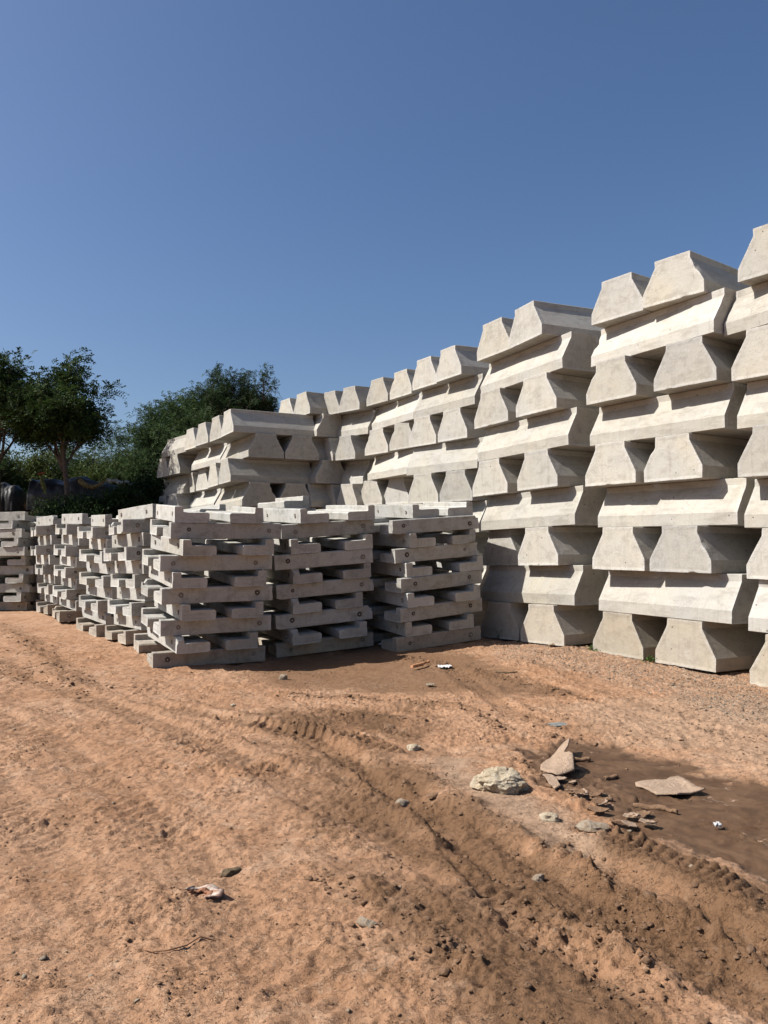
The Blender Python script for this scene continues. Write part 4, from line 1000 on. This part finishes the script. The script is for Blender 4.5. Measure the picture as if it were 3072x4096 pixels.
# ------------------------------------------------------------------ loose crumbs and gravel: far too many to count
def scatter(name, pts, sizes, mat, seed):
    g = np.random.default_rng(seed)
    base = np.array([(1, 0, 0), (-1, 0, 0), (0, 1, 0), (0, -1, 0), (0, 0, 1), (0, 0, -1)], float)
    tri = np.array([(0, 2, 4), (2, 1, 4), (1, 3, 4), (3, 0, 4), (2, 0, 5), (1, 2, 5), (3, 1, 5), (0, 3, 5)])
    n = len(pts)
    V = base[None] * g.uniform(.55, 1.35, (n, 6, 1)) + g.normal(0, .18, (n, 6, 3))
    V = V * (sizes[:, None, None] * g.uniform(.7, 1.3, (n, 1, 3)) * np.array([1.2, 1, .62]))
    a = g.uniform(0, 6.28, n); c, s = np.cos(a), np.sin(a)
    x_, y_ = V[..., 0] * c[:, None] - V[..., 1] * s[:, None], V[..., 0] * s[:, None] + V[..., 1] * c[:, None]
    V = np.stack([x_ + pts[:, 0:1], y_ + pts[:, 1:2], V[..., 2] + pts[:, 2:3]], -1).reshape(-1, 3)
    F = (tri[None] + (np.arange(n) * 6)[:, None, None]).reshape(-1, 3)
    return tag(link(name, mesh_np(name, V, F), mat), kind='stuff')
def gza(px, py):
    j = np.clip(np.searchsorted(xs, px) - 1, 0, len(xs) - 2); i = np.clip(np.searchsorted(ys, py) - 1, 0, len(ys) - 2)
    return (_zi[i, j] + _zi[i + 1, j + 1]) / 2
def spread_pts(n, seed, accept):
    g = np.random.default_rng(seed); yy = 2.3 * (13.5 / 2.3) ** g.random(n); xx = g.uniform(-.62, .62, n) * yy
    k = accept(xx, yy) > g.random(n); xx, yy = xx[k], yy[k]; return xx, yy, g
mudf = lambda a, b: sstep(.05, -.1, poly_sd(a, b, G['mud']))
def acc1(a, b): return np.clip(.05 + sstep(.1, .45, fbm(a * 1.6 + 70, b * 1.6, 4)) * .9, 0, 1) * (1 - .93 * mudf(a, b))
xx, yy, g_ = spread_pts(60000, 5, acc1)
sz = np.clip(g_.lognormal(math.log(.0036), .5, len(xx)), .002, .014) * (.75 + yy * .07)
scatter('soil_crumbs', np.stack([xx, yy, gza(xx, yy) + sz * .25], 1), sz, M_CLODM, 1)
def acc2(a, b): return sstep(.3, -.2, poly_sd(a, b, G['gravel']) + .3 * fbm(a, b, 2)) * .9 + .004
xx, yy, g_ = spread_pts(60000, 6, acc2)
sz = np.clip(g_.lognormal(math.log(.007), .4, len(xx)), .003, .022)
scatter('gravel', np.stack([xx, yy, gza(xx, yy) + sz * .2], 1), sz, M_PALE, 2)
# churned clods along the ridges
ico = bmesh.new(); bmesh.ops.create_icosphere(ico, subdivisions=2, radius=1)
IV = np.array([tuple(v.co) for v in ico.verts]); IF = np.array([[v.index for v in f.verts] for f in ico.faces]); ico.free()
g = np.random.default_rng(31); px_, py_, sz_ = [], [], []
for pts, hw, bh in BERMS + [(q[0], q[1] * 1.2, .02) for q in RUTS[2:7]]:
    L_ = sum(math.hypot(b[0] - a[0], b[1] - a[1]) for a, b in zip(pts[:-1], pts[1:]))
    n = int(L_ * (95 if bh > .021 else 30)); k = g.integers(0, len(pts) - 1, n); f = g.random(n)
    P_ = np.array(pts); c = P_[k] + (P_[k + 1] - P_[k]) * f[:, None] + g.normal(0, hw * .75, (n, 2))
    ok = fbm(c[:, 0] * 2.5 + 5, c[:, 1] * 2.5, 3) > -.08
    px_.append(c[ok, 0]); py_.append(c[ok, 1]); sz_.append(np.clip(g.lognormal(math.log(.0075), .5, ok.sum()), .004, .026 if bh > .03 else .015))
px_, py_, sz_ = map(np.concatenate, (px_, py_, sz_)); n = len(px_)
V = IV[None] * (1 + .28 * np.stack([fbm(IV[:, 0] * 1.6 + i * 3.1, IV[:, 1] * 1.6 + IV[:, 2] * 1.3, 3) for i in range(n)])[..., None] * 2.6)
V = V * sz_[:, None, None] * g.uniform(.7, 1.35, (n, 1, 3)) * np.array([1.1, 1, .55])
a = g.uniform(0, 6.28, n); c, s = np.cos(a)[:, None], np.sin(a)[:, None]
V = np.stack([V[..., 0] * c - V[..., 1] * s + px_[:, None], V[..., 0] * s + V[..., 1] * c + py_[:, None], V[..., 2] + (gza(px_, py_) + sz_ * .25)[:, None]], -1).reshape(-1, 3)
tag(link('soil_clods', mesh_np('soil_clods', V, (IF[None] + (np.arange(n) * len(IV))[:, None, None]).reshape(-1, 3)), M_CLODD), kind='stuff')
print('clods', n)
print('objects', len(bpy.data.objects))
